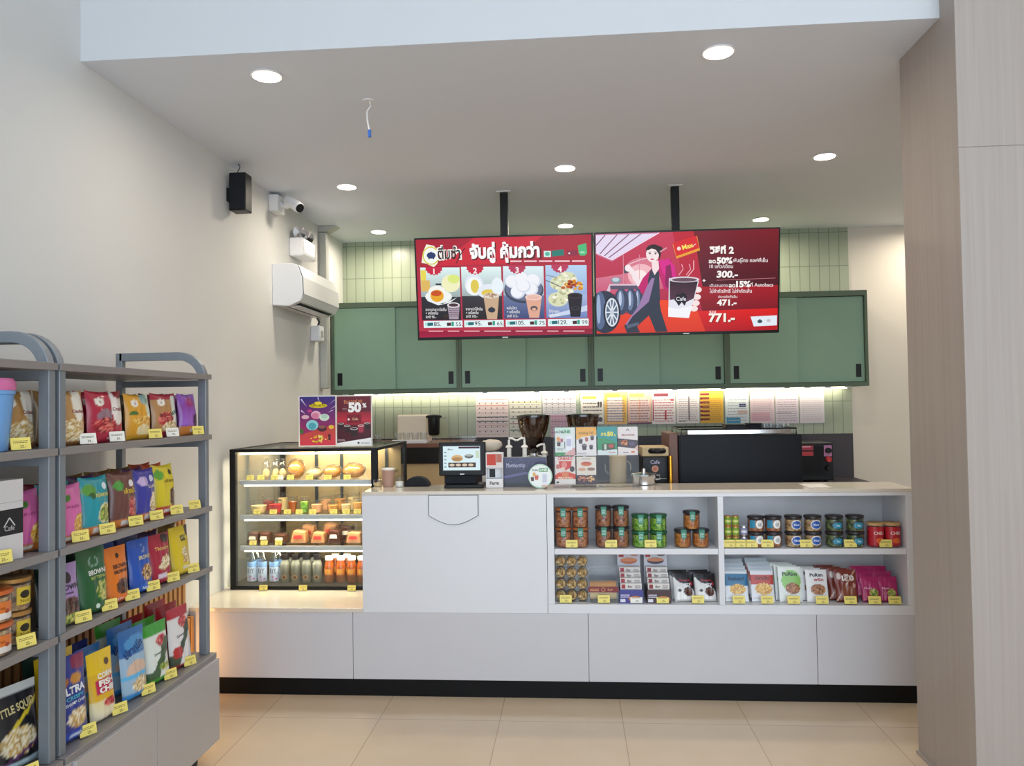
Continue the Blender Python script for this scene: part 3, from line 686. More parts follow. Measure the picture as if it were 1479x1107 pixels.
# ------------------------------------------------------------------ bags on the snack racks
GOLDG = [('ell', -.45, .80, .26, .085, '#efe8da'), ('T', 'G', -.45, .775, .07, '#7a1c28')]
D = {
 'tan': ('pillow', '#b5884c', [('ell', .52, .74, .4, .3, '#ebe4d4'), ('food', .1, .26, .95, .22, 'pale'), ('band', 0, .07, '#8a5a2c'), ('T', 'Crackers', .45, .6, .09, '#8a2430', .02, .8)]+GOLDG),
 'crimson': ('pillow', '#b01c3c', [('ell', .55, .75, .42, .42, '#ece2dc'), ('ell', .7, .96, .3, .09, '#8a1428'), ('ell', -.25, .5, .42, .16, '#8f6f7a'), ('food', -.3, .34, .6, .14, 'red'), ('T', 'Crackle', .55, .62, .1, '#8a1c30', .02, .7), ('T', 'NET 35 g', .1, .06, .06, '#f0d8d8')]+GOLDG),
 'mango': ('pillow', '#d99a22', [('ell', .7, .72, .36, .36, '#dfe2c8'), ('ell', .35, .9, .4, .12, '#8fb0a8'), ('ell', -.6, .58, .3, .05, '#3f6a24'), ('food', .1, .42, .8, .1, 'gold'), ('ell', .15, .2, .6, .14, '#e8d4a0'), ('band', 0, .1, '#c8941c')]+GOLDG),
 'darkred': ('pillow', '#7a1430', [('food', .2, .3, .7, .2, 'red')]),
 'olive': ('pillow', '#54503a', [('food', .2, .4, .6, .2, 'green'), ('diag', .5, .2, .1, .62, '#3a3a28')]),
 'java': ('pillow', '#b58450', [('band', .86, 1, '#a8243a'), ('ell', .62, .62, .42, .34, '#dfe0d4'), ('T', 'JAVA', .5, .52, .14, '#1e5a4a', .03, .75, .35), ('food', -.2, .42, .6, .16, 'red'), ('food', .2, .24, .7, .12, 'pale'), ('band', 0, .12, '#a01c38'), ('T', 'NET 40 g', .1, .04, .06, '#f0d8d8')]+GOLDG),
 'purple': ('pillow', '#8a4ab0', [('grad', .25, .75, '#a066c8', '#8a3a9a'), ('ell', 0, .8, .5, .12, '#9a2870'), ('ell', .6, .38, .4, .18, '#4a1c40'), ('band', 0, .22, '#c87a30'), ('rect', -.1, .5, .08, .16, '#d8d0d8')]),
 'pink': ('pillow', '#d86aa8', [('ell', -.5, .78, .6, .08, '#4a7a2c'), ('T', 'สะเดา', .1, .6, .08, '#8a2858', .0, .8), ('food', .6, .3, .45, .2, 'gold'), ('band', 0, .14, '#d07830'), ('rect', -.4, .3, .04, .1, '#ddd8d4')]),
 'teal': ('pillow', '#1e94a0', [('ell', -.55, .8, .4, .11, '#5a9a3a'), ('ell', -.45, .7, .2, .06, '#2f5a24'), ('T', 'กล้วยกรอบ', .3, .66, .1, '#e8d860', .02, 1.1), ('ell', .45, .36, .6, .18, '#d8d8b0'), ('food', .45, .36, .52, .155, 'green'), ('band', 0, .16, '#d07830'), ('rect', -.4, .4, .05, .12, '#ddd8d4'), ('dot', .5, .84, .18, '#e8f0ee')]),
 'brown': ('pillow', '#6a4038', [('ell', -.5, .78, .35, .09, '#4a9a3a'), ('T', 'กล้วยม้วน', .3, .62, .12, '#e8c83a', .02, 1.2), ('food', .5, .36, .5, .19, 'red'), ('band', 0, .17, '#d07830'), ('rect', -.4, .4, .05, .12, '#ddd8d4'), ('dot', .4, .8, .18, '#e8e0dc')]),
 'navy': ('pillow', '#3a3a98', [('ell', -.35, .78, .4, .1, '#c8b0d8'), ('dot', .4, .82, .2, '#d8d8e8'), ('T', 'ไข่เค็ม', .4, .64, .07, '#e8e0c0', .01, .9), ('food', .5, .36, .48, .18, 'pale'), ('band', 0, .16, '#d07830'), ('rect', -.3, .4, .05, .12, '#ddd8d4')]),
 'yellow': ('pillow', '#d8c428', [('ell', -.6, .82, .35, .1, '#5aa030'), ('T', 'กล้วยตาก', .3, .66, .08, '#5a3a1c', .02, 1.1), ('dot', .35, .86, .16, '#3a2a18'), ('food', .55, .36, .45, .18, 'dark'), ('band', 0, .18, '#c03a28'), ('rect', -.3, .4, .06, .12, '#ddd8d4')]),
 'orange_red': ('pillow', '#c8502a', [('food', .3, .3, .5, .2, 'red'), ('dot', .3, .8, .16, '#f0e0d8')]),
 'mustard': ('pillow', '#8a6a28', [('food', 0, .4, .6, .2, 'brown')]),
 'violet': ('pillow', '#4a2a58', [('food', 0, .4, .6, .2, 'dark')]),
 'lilac': ('pouch', '#a88ac0', [('T', 'BROWN', .1, .58, .12, '#2a1c2c', .03, 1.5), ('T', 'Brownie', .1, .51, .06, '#4a2a50'), ('food', .2, .3, .6, .17, 'dark'), ('food', .1, .1, .85, .1, 'green'), ('dot', .1, .78, .28, '#2a1c2c')]),
 'darkgreen': ('pouch', '#1c5a30', [('T', 'BROWNIE', .25, .6, .1, '#e8e8e0', .03, 1.4), ('T', 'BUTTERNUT', .25, .53, .06, '#c8d060', .01, 1.2), ('food', .4, .34, .5, .16, 'green'), ('ell', 0, .8, .32, .08, '#8aa89a'), ('ell', 0, .8, .27, .065, '#1c5a30'), ('dot', -.1, .12, .12, '#d0e0d0')]),
 'orange': ('pouch', '#e0761c', [('T', 'BROWN', .2, .62, .1, '#3a2010', .03, 1.2), ('T', 'BROWNIE', .2, .53, .08, '#2a1810', .03, 1.2), ('food', .25, .3, .6, .14, 'dark'), ('dot', .1, .84, .14, '#3a2010'), ('band', 0, .12, '#e86a20'), ('T', 'CRISPY', -.2, .06, .07, '#f0d8c8', .01)]),
 'blue': ('pouch', '#1c4fae', [('T', 'BROWNIE', .3, .62, .1, '#e8d8a0', .02, 1.2), ('food', .35, .36, .55, .16, 'nut'), ('ell', .15, .82, .24, .07, '#7a98c8'), ('ell', .15, .82, .19, .055, '#1c4fae'), ('ell', .0, .1, .6, .08, '#2a62c0'), ('T', 'Almond', 0, .08, .07, '#d8e4f4')]),
 'raspberry': ('pouch', '#a81c3a', [('T', 'Thinscho', .1, .68, .1, '#e8c070', .02, 1.4), ('food', .3, .48, .4, .08, 'pale'), ('food', 0, .36, .5, .07, 'pale'), ('ell', .5, .9, .4, .1, '#2a1820'), ('rect', .55, .95, .2, .6, '#2a1a20'), ('rect', -.6, .2, .14, .22, '#d8c8d8')]),
 'sunny': ('pouch', '#dcc020', [('rect', 0, .5, .7, .82, '#3a3010'), ('T', 'LATTE', .25, .73, .08, '#f0e080', .02, .45), ('food', .2, .45, .4, .12, 'pale'), ('food', .25, .3, .4, .06, 'pale'), ('rect', -.2, .5, .14, .2, '#d8d0b8'), ('ell', .85, .9, .3, .12, '#3a2418')]),
 'shrimp': ('pouch', '#22348c', [('T', 'ULTRA', .1, .56, .12, '#eef0f4', .04, 1.4), ('T', 'CRISPY', .2, .49, .06, '#4ac0d0', .02, 1.0), ('T', 'SHRIMP CHIPS', .2, .43, .05, '#e8ecf4', .01, 1.2), ('food', .25, .27, .62, .11, 'pale'), ('ell', .35, .72, .3, .07, '#c88a30'), ('ell', -.3, .72, .25, .05, '#b06a28'), ('band', 0, .14, '#1e46b0'), ('rect', -.3, .3, .06, .11, '#c8d4e8'), ('ell', .7, .9, .5, .1, '#8a2048')]),
 'corn': ('pouch', '#e9c21c', [('grad', 0, .3, '#ece4cc', '#e8d8a0'), ('rect', -1, 1, .3, .68, '#e0b020'), ('T', 'CORN', .1, .62, .1, '#f4f0e4', .05, 1.2), ('rect', -.7, 1, .39, .6, '#c01c50'), ('T', 'FISH', .15, .51, .11, '#f4f0e4', .05, 1.2), ('T', 'CHIP', .15, .41, .11, '#f4f0e4', .05, 1.2), ('food', .3, .25, .5, .07, 'red'), ('dot', .4, .82, .2, '#5a3a14')]),
 'squid': ('pouch', '#9ab8d0', [('band', .62, 1, '#2a66a8'), ('ell', .2, .78, .9, .12, '#4a90c8'), ('T', 'ปลาหมึก', .0, .66, .16, '#123a78', .04, 1.5, .3), ('ell', 0, .42, .8, .12, '#d8b8a0'), ('rect', -1, 1, .3, .36, '#5ab4e0'), ('food', .2, .2, .7, .1, 'pale'), ('band', 0, .1, '#3a90d0')]),
 'greenwhite': ('pouch', '#dfe4dc', [('band', .82, 1, '#3a9a2c'), ('food', .3, .68, .5, .1, 'red'), ('diag', .22, .25, .08, .48, '#3f5a34'), ('T', 'Seaweed', .1, .5, .06, '#3a4a34', .01, 1.2, .2), ('band', 0, .09, '#3a9a2c'), ('food', .3, .26, .5, .06, 'green')]),
 'redwhite': ('pouch', '#e2dedc', [('band', .84, 1, '#b01c2c'), ('food', .3, .74, .5, .1, 'red'), ('diag', .3, .25, .08, .5, '#3f4f3c'), ('T', 'Seaweed', .1, .54, .06, '#3a3434', .01, 1.2, .2), ('ell', -.5, .28, .4, .1, '#b83030'), ('band', 0, .08, '#b01c2c')]),
 'red': ('pouch', '#a81c28', [('food', .3, .6, .5, .12, 'red'), ('band', .4, .5, '#d8d0cc')]),
 'blackwhite': ('pouch', '#18181e', [('band', .9, 1, '#d4d6d4'), ('rect', -1, -.94, 0, 1, '#c8c8c8'), ('T', 'LITTLE SQUID', .0, .68, .13, '#d8c890', .03, 1.7, .12), ('diag', .5, .25, 0, .56, '#d8c030'), ('food', .0, .33, .8, .17, 'pale'), ('diag', .16, .1, 0, .2, '#5a2a60'), ('band', 0, .1, '#b8d0d8')]),
 'darkblue': ('pouch', '#1c2c78', [('food', .2, .3, .6, .12, 'pale'), ('T', 'ULTRA', .1, .56, .12, '#aab4d4', .03, 1.3), ('ell', .2, .75, .3, .08, '#8a4a28')]),
 'greyfish': ('pouch', '#c4c8ca', [('rect', -.9, 1, .1, .85, '#22242c'), ('food', .1, .35, .7, .15, 'pale')]),
 'forest': ('pouch', '#1e3a30', [('food', 0, .4, .5, .15, 'green')]),
}
DIM = {'pillow': .055, 'pouch': .05}
PROTO = {}
def bag(design, w, h, loc, rz, label, group, tilt=0., roll=0.):
    kind, base, ops = D[design]; key = (design, round(w, 3), round(h, 3)); first = key not in PROTO
    if first: PROTO[key] = pack_mesh('snack_bag', w, h, .036 if design == 'berry' else DIM[kind], base, ops, kind, seed=len(PROTO))
    return put(PROTO[key], loc, rz, label, 'snack bag', group, tilt, first, roll)
R90 = PI/2
def rackrow(z, rows, group, where):
    """rows: (y, width, height, design, words, [designs behind], roll)"""
    for y, w, h, ds, words, behind, *r in rows:
        x = RX1-.045; rz = R90-.10+(r[0] if r else 0)
        bag(ds, w, h, (x, y, z+.0008), rz, words+' at the front of the '+where, group, tilt=-.07)
        for i, b in enumerate(behind):
            bag(b, w, h*(.99 if i else 1.0), (x-.075*(i+1), y+.045*(i+1), z+.0008), rz, f'{BW[b]}, {"second" if i == 0 else "third"} in line behind the {words}', group, tilt=-.05)
BW = {'tan': 'tan cracker bag', 'crimson': 'crimson cracker bag', 'mango': 'mango-yellow bag', 'darkred': 'dark red bag', 'olive': 'dull olive bag', 'java': 'tan cracker bag', 'purple': 'purple bag', 'pink': 'pink bag', 'teal': 'teal bag', 'brown': 'brown bag', 'navy': 'navy bag', 'yellow': 'yellow bag',
      'orange_red': 'orange-red bag', 'mustard': 'mustard bag', 'violet': 'dark violet bag', 'lilac': 'lilac bag', 'darkgreen': 'dark green bag', 'orange': 'orange bag', 'blue': 'blue bag', 'raspberry': 'raspberry bag', 'sunny': 'yellow bag', 'shrimp': 'blue bag', 'corn': 'yellow bag', 'squid': 'blue bag', 'greenwhite': 'green-topped bag', 'redwhite': 'red-topped bag',
      'red': 'red bag', 'darkblue': 'dark blue bag', 'forest': 'forest green bag', 'greyfish': 'grey-edged bag', 'blackwhite': 'black bag'}
rackrow(RZ[1], [
    (-1.67, .165, .178, 'tan', 'tan rice-cracker bag', ['tan']), (-1.455, .185, .18, 'crimson', 'crimson cracker bag with a white patch', ['crimson']),
    (-1.245, .145, .172, 'mango', 'mango-yellow cracker bag', ['olive']), (-1.05, .165, .176, 'java', 'tan bag with big green lettering', ['darkred', 'crimson']),
    (-.858, .125, .176, 'purple', 'purple and orange bag', ['purple'])], 'bags on the upper snack shelf', 'upper shelf')
rackrow(RZ[2], [
    (-1.67, .15, .188, 'pink', 'pink chip bag', ['teal', 'darkred']), (-1.515, .14, .20, 'teal', 'teal banana-chip bag', ['violet', 'mustard']),
    (-1.345, .145, .20, 'brown', 'brown banana-roll bag', ['brown', 'mustard']), (-1.20, .135, .20, 'navy', 'navy salted-egg chip bag', ['violet', 'mustard']),
    (-1.055, .14, .205, 'yellow', 'yellow dried-banana bag', ['orange_red', 'orange_red'])], 'bags on the second snack shelf', 'second shelf')
rackrow(RZ[3], [
    (-1.68, .135, .20, 'lilac', 'lilac brownie bag', ['forest']), (-1.525, .14, .225, 'darkgreen', 'dark green brownie bag', ['forest', 'darkgreen']),
    (-1.39, .13, .205, 'orange', 'orange brownie bag', ['blue', 'forest']), (-1.23, .13, .205, 'blue', 'blue almond brownie bag', ['darkblue', 'blue']),
    (-1.085, .14, .20, 'raspberry', 'raspberry wafer bag', ['violet', 'raspberry']), (-.925, .13, .205, 'sunny', 'bright yellow latte snack bag', ['mustard'])], 'bags on the third snack shelf', 'third shelf')
rackrow(BZ, [
    (-1.655, .17, .275, 'shrimp', 'tall blue shrimp-chip bag', ['corn', 'forest']), (-1.475, .125, .24, 'corn', 'yellow fish-chip pouch with magenta lettering', ['squid', 'darkblue']),
    (-1.275, .145, .26, 'squid', 'pale blue squid pouch', ['squid', 'greenwhite']), (-1.11, .145, .235, 'greenwhite', 'green-topped seaweed pouch', ['greenwhite', 'red']),
    (-.93, .145, .25, 'redwhite', 'red-topped seaweed pouch', ['red', 'red'])], 'bags on the rack base', 'rack base')
def rtag(u, v, z, words, grp, white=False):
    p = atX(u, v, RX1-.008)
    price_tag((RX1-.008, p.y, z+.0008), R90-.45, words, grp, white, 1.0)
for u, w, k in ((128, 'between the tan and crimson bags', 1), (170, 'before the crimson bag with a white patch', 1), (225, 'between the mango-yellow and green-lettered bags', 0), (250, 'before the tan bag with green lettering', 1), (287, 'beside the purple and orange bag', 0)):
    rtag(u, 632, RZ[1], ('white' if k else 'yellow')+' price tag on the upper shelf edge '+w, 'tags on the upper snack shelf', bool(k))
for u, w in ((117, 'before the pink bag'), (156, 'between the teal and brown bags'), (197, 'between the brown and navy bags'), (227, 'between the navy and yellow bags'), (256, 'past the yellow bag'), (282, 'at its empty end by the post')):
    rtag(u, 776-.27*(u-117), RZ[2], 'yellow price tag on the second shelf edge '+w, 'tags on the second snack shelf')
for u, w in ((121, 'between the lilac and dark green bags'), (159, 'before the orange brownie bag'), (192, 'between the orange and blue bags'), (222, 'between the blue and raspberry bags'), (251, 'between the raspberry and yellow bags'), (280, 'past the yellow latte bag')):
    rtag(u, 892-.44*(u-121), RZ[3], 'yellow price tag on the third shelf edge '+w, 'tags on the third snack shelf')
for u, w in ((128, 'by the blue shrimp-chip bag'), (174, 'between the fish-chip and squid pouches'), (215, 'between the squid and green-topped pouches'), (247, 'between the green-topped and red-topped pouches'), (275, 'by the red-topped pouch')):
    rtag(u, 1048-.66*(u-128), BZ, 'yellow price tag on the rack base edge '+w, 'tags on the rack base')

# ------------------------------------------------------------------ things on the rack cut by the picture edge
t = thing('tumbler', 'big light blue plastic tumbler with a pink lid on the upper rack shelf', 'tumbler', (0, 0, 0))
MB().lathe([(.050, 0), (.054, .004), (.068, .165), (.072, .168), (.072, .178)], n=32).build('cup_body', 'blue_cup', t, smooth=True)
MB().lathe([(.073, .1785), (.074, .2), (.066, .214), (.0, .216)], n=32).build('lid', 'pink_lid', t, smooth=True)
p = atX(3, 650, RX1-.075); t.location = (RX1-.078, p.y-.058, RZ[1]+.0008)
bag('tan', .145, .178, (RX1-.09, -1.842, RZ[1]+.0008), R90-.1, 'tan rice-cracker bag beside the blue tumbler', 'bags on the upper snack shelf', -.07)
bag('tan', .165, .178, (RX1-.215, -1.90, RZ[1]+.0008), R90-.1, 'tan rice-cracker bag half hidden between the blue tumbler and its neighbour', 'bags on the upper snack shelf', -.05)
price_tag((RX1-.012, -1.925, RZ[1]+.0008), R90-.4, 'yellow price tag by the foot of the blue tumbler', 'tags on the upper snack shelf')
t = thing('gift_box', 'white gift box with a black band and small drawn emblem on the rack', 'box', (0, 0, 0))
ar = Art(); ar.rect(-.14, .14, .075, .15, '#16161a'); ar.line([(.07, .10), (.09, .125), (.11, .10)], .004, '#c8c8c8').text('Cafe', .09, .088, .02, '#c8c8c8')
mb = MB().box(-.14, .14, -.05, .05, 0, .235, hx('#cfcbca')); ar.into(mb, lambda x, y, h: (x, -.0502-h, y)); mb.build('carton', 'print_paper', t, 0)
ar2 = MB(); ar2.box(-.1402, .1402, -.0502, .0502, .17, .1712, hx('#9a9696')); ar2.build('lid_seam', 'print_paper', t)
t.rotation_euler = (0, 0, R90-.1); p = atX(36, 790, RX1-.06); t.location = (RX1-.085, p.y-.195, RZ[2]+.0008)
bag('pink', .135, .188, (RX1-.075, -1.830, RZ[2]+.0008), R90-.1, 'pink chip bag between the rack posts and the white gift box', 'bags on the second snack shelf', -.07)
bag('darkred', .13, .188, (RX1-.29, -1.86, RZ[2]+.0008), R90-.1, 'dark red bag squeezed between the white gift box and a pink bag', 'bags on the second snack shelf', -.07)
price_tag((RX1-.012, -2.0, RZ[2]+.0008), R90-.35, 'yellow price tag before the white gift box', 'tags on the second snack shelf')

def jar(r, h, content, lid, ops, lidh=.014, fill=.9, tab=None, name='jar', cat='jar'):
    """clear jar > glass, contents, lid, label"""
    t = thing(name, 'x', cat)
    MB().lathe([(r*.93, .0), (r*.99, .004), (r, .012), (r, h-lidh-.006), (r*.94, h-lidh-.0005)], n=28).build('glass_body', 'clear_plastic', t, smooth=True)
    MB().lathe([(r*.90, .0035), (r*.955, .012), (r*.955, (h-lidh)*fill), (0, (h-lidh)*fill+.003)], n=28).build('contents', content, t, smooth=True)
    MB().lathe([(r*.98, h-lidh), (r*1.04, h-lidh+.001), (r*1.04, h-.002), (r*.98, h), (0, h-.001)], n=32).build('lid', lid, t, smooth=True)
    if ops:
        ar = Art(); ops(ar); mb = MB()
        def wrap(x, y, hh):
            a = x/r; return ((r+.0006+hh)*math.sin(a), -(r+.0006+hh)*math.cos(a), y)
        # finer cut so that wide labels follow the glass
        ar.into(mb, wrap); mb.build('label', 'print_gloss', t)
    if tab:
        a = Art(); a.poly([(-.014, h-.001), (-.014, h-.042), (-.0, h-.05), (.014, h-.042), (.014, h-.001)], tab); a.lines(-.010, .010, h-.038, h-.012, 4, '#cfe8de', random.Random(2), .4)
        mb = MB(); a.into(mb, lambda x, y, hh: (x, -r*1.05-hh, y)); mb.box(-.014, .014, -r*1.05, -r*.4, h, h+.0006, hx(tab)); mb.build('hang_label', 'print_paper', t)
    return t
def strips(ar, x0, x1, y0, y1, c, n=8):
    ar.up()
    for i in range(n):
        a, b = x0+(x1-x0)*i/n, x0+(x1-x0)*(i+1)/n; ar.rect(a, b, y0, y1, c, same=True)
def disc(ar, x, y, rx, ry, c, n=8):
    ar.up()
    for i in range(n):
        a, b = -1+2*i/n, -1+2*(i+1)/n; ya, yb = math.sqrt(max(0, 1-a*a)), math.sqrt(max(0, 1-b*b))
        ar.poly([(x+a*rx, y-ya*ry), (x+b*rx, y-yb*ry), (x+b*rx, y+yb*ry), (x+a*rx, y+ya*ry)], c, same=True)
def L_or(ar): strips(ar, -.05, .05, .03, .062, '#d8742c'); strips(ar, -.05, .05, .012, .03, '#dcd4cc'); ar.text('Cookies', .0, .04, .014, '#7a2a10'); disc(ar, .03, .034, .008, .006, '#a04018')
def L_ye(ar): strips(ar, -.02, .03, .02, .072, '#e0c23a'); disc(ar, .006, .05, .017, .012, '#2a2418'); ar.text('Nuts', .006, .026, .016, '#3a2c10')
JO = jar(.058, .095, 'mixed_nut', 'orange_lid', L_or, name='cookie_jar'); JY = jar(.05, .10, 'mixed_nut', 'gold_lid', L_ye, name='nut_jar')
pj = [(-2.03, 'lower'), (-2.03, 'upper')]
def stackjar(src, pos, h, words, grp, n=2, z0=0, rz=0., first=True, names=('bottom', 'top')):
    for i in range(n):
        lab = f'{words}, {names[i]} of its stack' if n > 1 else words
        loc = (pos[0], pos[1], z0+i*(h+.0006))
        if first and i == 0: src.location = loc; src.rotation_euler = (0, 0, rz); src['label'] = lab; src['group'] = grp
        else: dup(src, loc, lab, grp, (0, 0, rz))
p = atX(26, 930, RX1-.06)
stackjar(JO, (RX1-.075, p.y-.10, 0), .095, 'orange-labelled cookie jar on the rack', 'jars on the snack rack', z0=RZ[3]+.0008, rz=R90-.55)
p = atX(60, 930, RX1-.06)
stackjar(JY, (RX1-.094, p.y-.085, 0), .10, 'yellow-labelled nut jar on the rack', 'jars on the snack rack', z0=RZ[3]+.0008, rz=R90-.3)
price_tag((RX1-.012, -1.90, RZ[3]+.0008), R90-.35, 'yellow price tag before the yellow-labelled nut jars', 'tags on the third snack shelf')
bag('blackwhite', .16, .25, (RX1-.088, -1.842, BZ+.0008), R90-.25, 'black squid-snack pouch with a pale top at the front of the rack base', 'bags on the rack base', -.1)
bag('greyfish', .16, .25, (RX1-.065, -2.03, BZ+.0008), R90-.2, 'grey-edged pouch cut by the picture edge beside the black squid pouch', 'bags on the rack base', -.1)
for i, (y, x) in enumerate(((-1.865, .2), (-2.03, .2), (-2.2, .2))):
    bag('darkblue', .15, .255, (RX1-x, y, BZ+.0008), R90-.1, ['dark blue pouch just behind the black squid pouch, next to the posts', 'dark blue pouch behind the black squid pouch, further from the posts', 'dark blue pouch behind the grey-edged pouch'][i], 'bags on the rack base', -.05)
price_tag((RX1-.002, -1.90, BZ+.0008), R90-.35, 'yellow price tag before the black squid pouch', 'tags on the rack base')

# ------------------------------------------------------------------ counter shelves: jars
ZU, ZL = .7860, .4958; YJ = .066
def tabcol(): return '#2f8f78'
JR = .0435
def row(src, us, h, words, grp, z=ZU, y=YJ, n=2, names=('bottom', 'top')):
    first = True
    for u, wd in us:
        p = atY(u, 780, y); stackjar(src, (p.x, y, 0), h, f'{words} {wd}', grp, n, z, first=first, names=names); first = False
JA = jar(JR, .104, 'cashew', 'copper_lid', None, tab='#37806a', name='snack_jar'); row(JA, ((814, 'in the stack next to the white panel'), (838.5, 'in the second stack from the white panel')), .104, 'copper-lidded nut jar', 'jars on the upper counter shelf')
JB = jar(JR, .108, 'almond', 'dark_lid', None, tab='#37806a', name='snack_jar'); row(JB, ((872, 'in the stack nearer the copper-lidded jars'), (897, 'in the stack nearer the green-lidded jars')), .108, 'dark-lidded jar of almonds', 'jars on the upper counter shelf')
JC = jar(JR*1.02, .086, 'green_pea', 'green_lid', None, tab='#37886a', name='snack_jar'); row(JC, ((925, 'in the stack nearer the almonds'), (951, 'in the stack nearer the corn snack')), .086, 'green-lidded jar of green peas', 'jars on the upper counter shelf')
JD = jar(JR, .094, 'corn_nut', 'dark_lid', None, tab='#37806a', name='snack_jar')
row(JD, ((986, 'at the base of the pyramid by the green-lidded jars'), (1012, 'at the base of the pyramid by the shelf divider')), .094, 'dark-lidded jar of orange corn snack', 'jars on the upper counter shelf', n=1)
p = atY(1000, 780, YJ-.02); dup(JD, (p.x, YJ, ZU+.0946), 'dark-lidded jar of orange corn snack on top of the pyramid', 'jars on the upper counter shelf')
def L_E(ar): strips(ar, -.042, -.012, .02, .06, '#2f88a8'); disc(ar, .012, .04, .022, .022, '#eceae6'); ar.text('@', .012, .032, .022, '#3a3a40')
def L_F(ar): disc(ar, .008, .036, .03, .024, '#e8e4d8'); disc(ar, .008, .036, .027, .02, '#2456a8'); ar.text('Nuts', .008, .032, .014, '#e8eef8', .02)
def L_G(ar): disc(ar, .008, .036, .033, .024, '#2a3a34'); disc(ar, .008, .032, .03, .016, '#2a88a8'); ar.text('Sea', .008, .028, .014, '#d8f0e8', .02)
def L_H(ar): strips(ar, -.045, .045, .012, .105, '#b81c2c'); ar.text('CHILI', .006, .066, .022, '#f2dcd8', .02); disc(ar, .01, .035, .022, .014, '#e0662c')
JE = jar(.042, .08, 'cashew', 'dark_lid', L_E, name='snack_jar'); row(JE, ((1092, 'nearer the small tins'), (1117, 'nearer the blue-oval jars')), .08, 'jar with round white label and teal patch', 'jars on the upper counter shelf')
JF = jar(.043, .081, 'mixed_nut', 'dark_lid', L_F, name='snack_jar'); row(JF, ((1146, 'nearer the white-labelled jars'), (1174, 'nearer the seaweed jars')), .081, 'mixed-nut jar with blue oval label', 'jars on the upper counter shelf')
JG = jar(.044, .081, 'seaweed', 'dark_lid', L_G, name='snack_jar'); row(JG, ((1205, 'nearer the mixed nuts'), (1235, 'nearer the red jars')), .081, 'seaweed jar with green-blue oval label', 'jars on the upper counter shelf')
JH = jar(.042, .125, 'red_snack', 'wood_lid', L_H, name='snack_jar'); row(JH, ((1264, 'nearer the seaweed jars'), (1288, 'nearer the end panel')), .125, 'red chili jar with wooden lid', 'jars on the upper counter shelf', n=1)
# small tins
def tin(c1, c2, lid):
    t = thing('snack_tin', 'x', 'tin'); MB().lathe([(.0165, 0), (.018, .003), (.018, .05), (.016, .054)], n=20).build('can_body', lid, t, smooth=True)
    ar = Art(); strips(ar, -.027, .027, .008, .046, c1, 10); strips(ar, -.02, .02, .02, .032, c2, 8); ar.text('Tea', 0, .022, .012, '#f0f0e0')
    mb = MB(); ar.into(mb, lambda x, y, hh: ((.0184+hh)*math.sin(x/.0184), -(.0184+hh)*math.cos(x/.0184), y)); mb.build('label', 'print_gloss', t); return t
T1, T2 = tin('#7a9a2c', '#c8d060', 'gold_lid'), tin('#8a8aa8', '#d8d8e8', 'chrome')
gg = 'small tins on the upper counter shelf'
for i, (u, src, n, w) in enumerate(((1051.5, T1, 3, 'green tin in the stack touching the divider'), (1062.5, T1, 3, 'green tin in the second stack from the divider'), (1074.5, T2, 2, 'silver tin in the short stack by the dark-lidded jars'))):
    p = atY(u, 780, .06); stackjar(src, (p.x, .06, 0), .054, w, gg, n, ZU, first=i in (0, 2), names=('lowest', 'middle' if n == 3 else 'top', 'top'))
def ctag(u, z, label, white=False, y=.02, grp='price tags on the counter shelves', s=1.08):
    p = atY(u, 800, y); price_tag((p.x, y, z), 0, label, grp, white, s)
for u, w in ((826, 'before the copper-lidded jars'), (883, 'before the almond jars'), (940, 'before the green-lidded jars'), (1055, 'before the green tins, next to the divider'), (1070.5, 'before the small tins, middle of three'), (1086, 'between the small tins and the white-labelled jars'), (1109, 'before the jars with round white labels'), (1165, 'before the mixed-nut jars'), (1229, 'before the seaweed jars'), (1280, 'before the red chili jars')):
    ctag(u, ZU, 'yellow price tag on the upper counter shelf '+w)
for u, w, k in ((816, 'before the nut cookies', 0), (871, 'before the swiss roll case', 0), (918, 'on the purple snack bar box', 1), (956, 'on the dark snack bar box', 0), (1007, 'before the black and white berry bags', 0), (1066, 'before the blue sachets', 0), (1107, 'before the orange sachets', 0), (1145, 'before the green sachets', 0), (1186, 'before the white and red sachets', 0), (1227, 'before the brown pouches', 0), (1262, 'before the magenta pouches by the brown ones', 0), (1291, 'before the magenta pouches by the end panel', 0)):
    ctag(u, ZL, ('white' if k else 'yellow')+' price tag on the lower counter shelf '+w, bool(k))

# ------------------------------------------------------------------ lower counter shelves
# nut cookies in clear packs, three columns of four
rng = random.Random(11); mbc = MB()
mbc.lathe([(.007, 0), (.010, -.013), (.0175, -.019), (.0245, -.013), (.0272, 0), (.0245, .012), (.0175, .017), (.010, .012), (.007, .0005)], 0, 0, .0292, 20, 'y'); mbc.v = [(x*(1+q), y*(1+q*1.5), .0292+(z-.0292)*(1+q*.5)) for (x, y, z) in mbc.v for q in (rng.uniform(-.05, .05),)]; ck0 = thing('cookie_pack', 'x', 'cookie pack')
mbc.build('cookie', 'oat_cookie', ck0, smooth='all')
MB().box(-.0285, .0285, -.0225, .022, 0, .0008).box(-.0285, .0285, .0225, .023, .0, .058).build('film', 'bag_film', ck0)
first = True; rn = ['lowest', 'second', 'third', 'topmost']; cn = ['column touching the white panel', 'middle column', 'column beside the swiss roll case']
for i in range(3):
    for j in range(4):
        p = atY(810.5+15.7*i, 870, .07); loc = (p.x, .07, ZL+.0005+j*.0605); lab = f'{rn[j]} clear-wrapped nut cookie of the {cn[i]}'
        if first: ck0.location = loc; ck0['label'] = lab; ck0['group'] = 'nut cookies on the lower counter shelf'; first = False
        else: dup(ck0, loc, lab, 'nut cookies on the lower counter shelf', rot=(0, 0, 0), scale=(1, 1, 1))
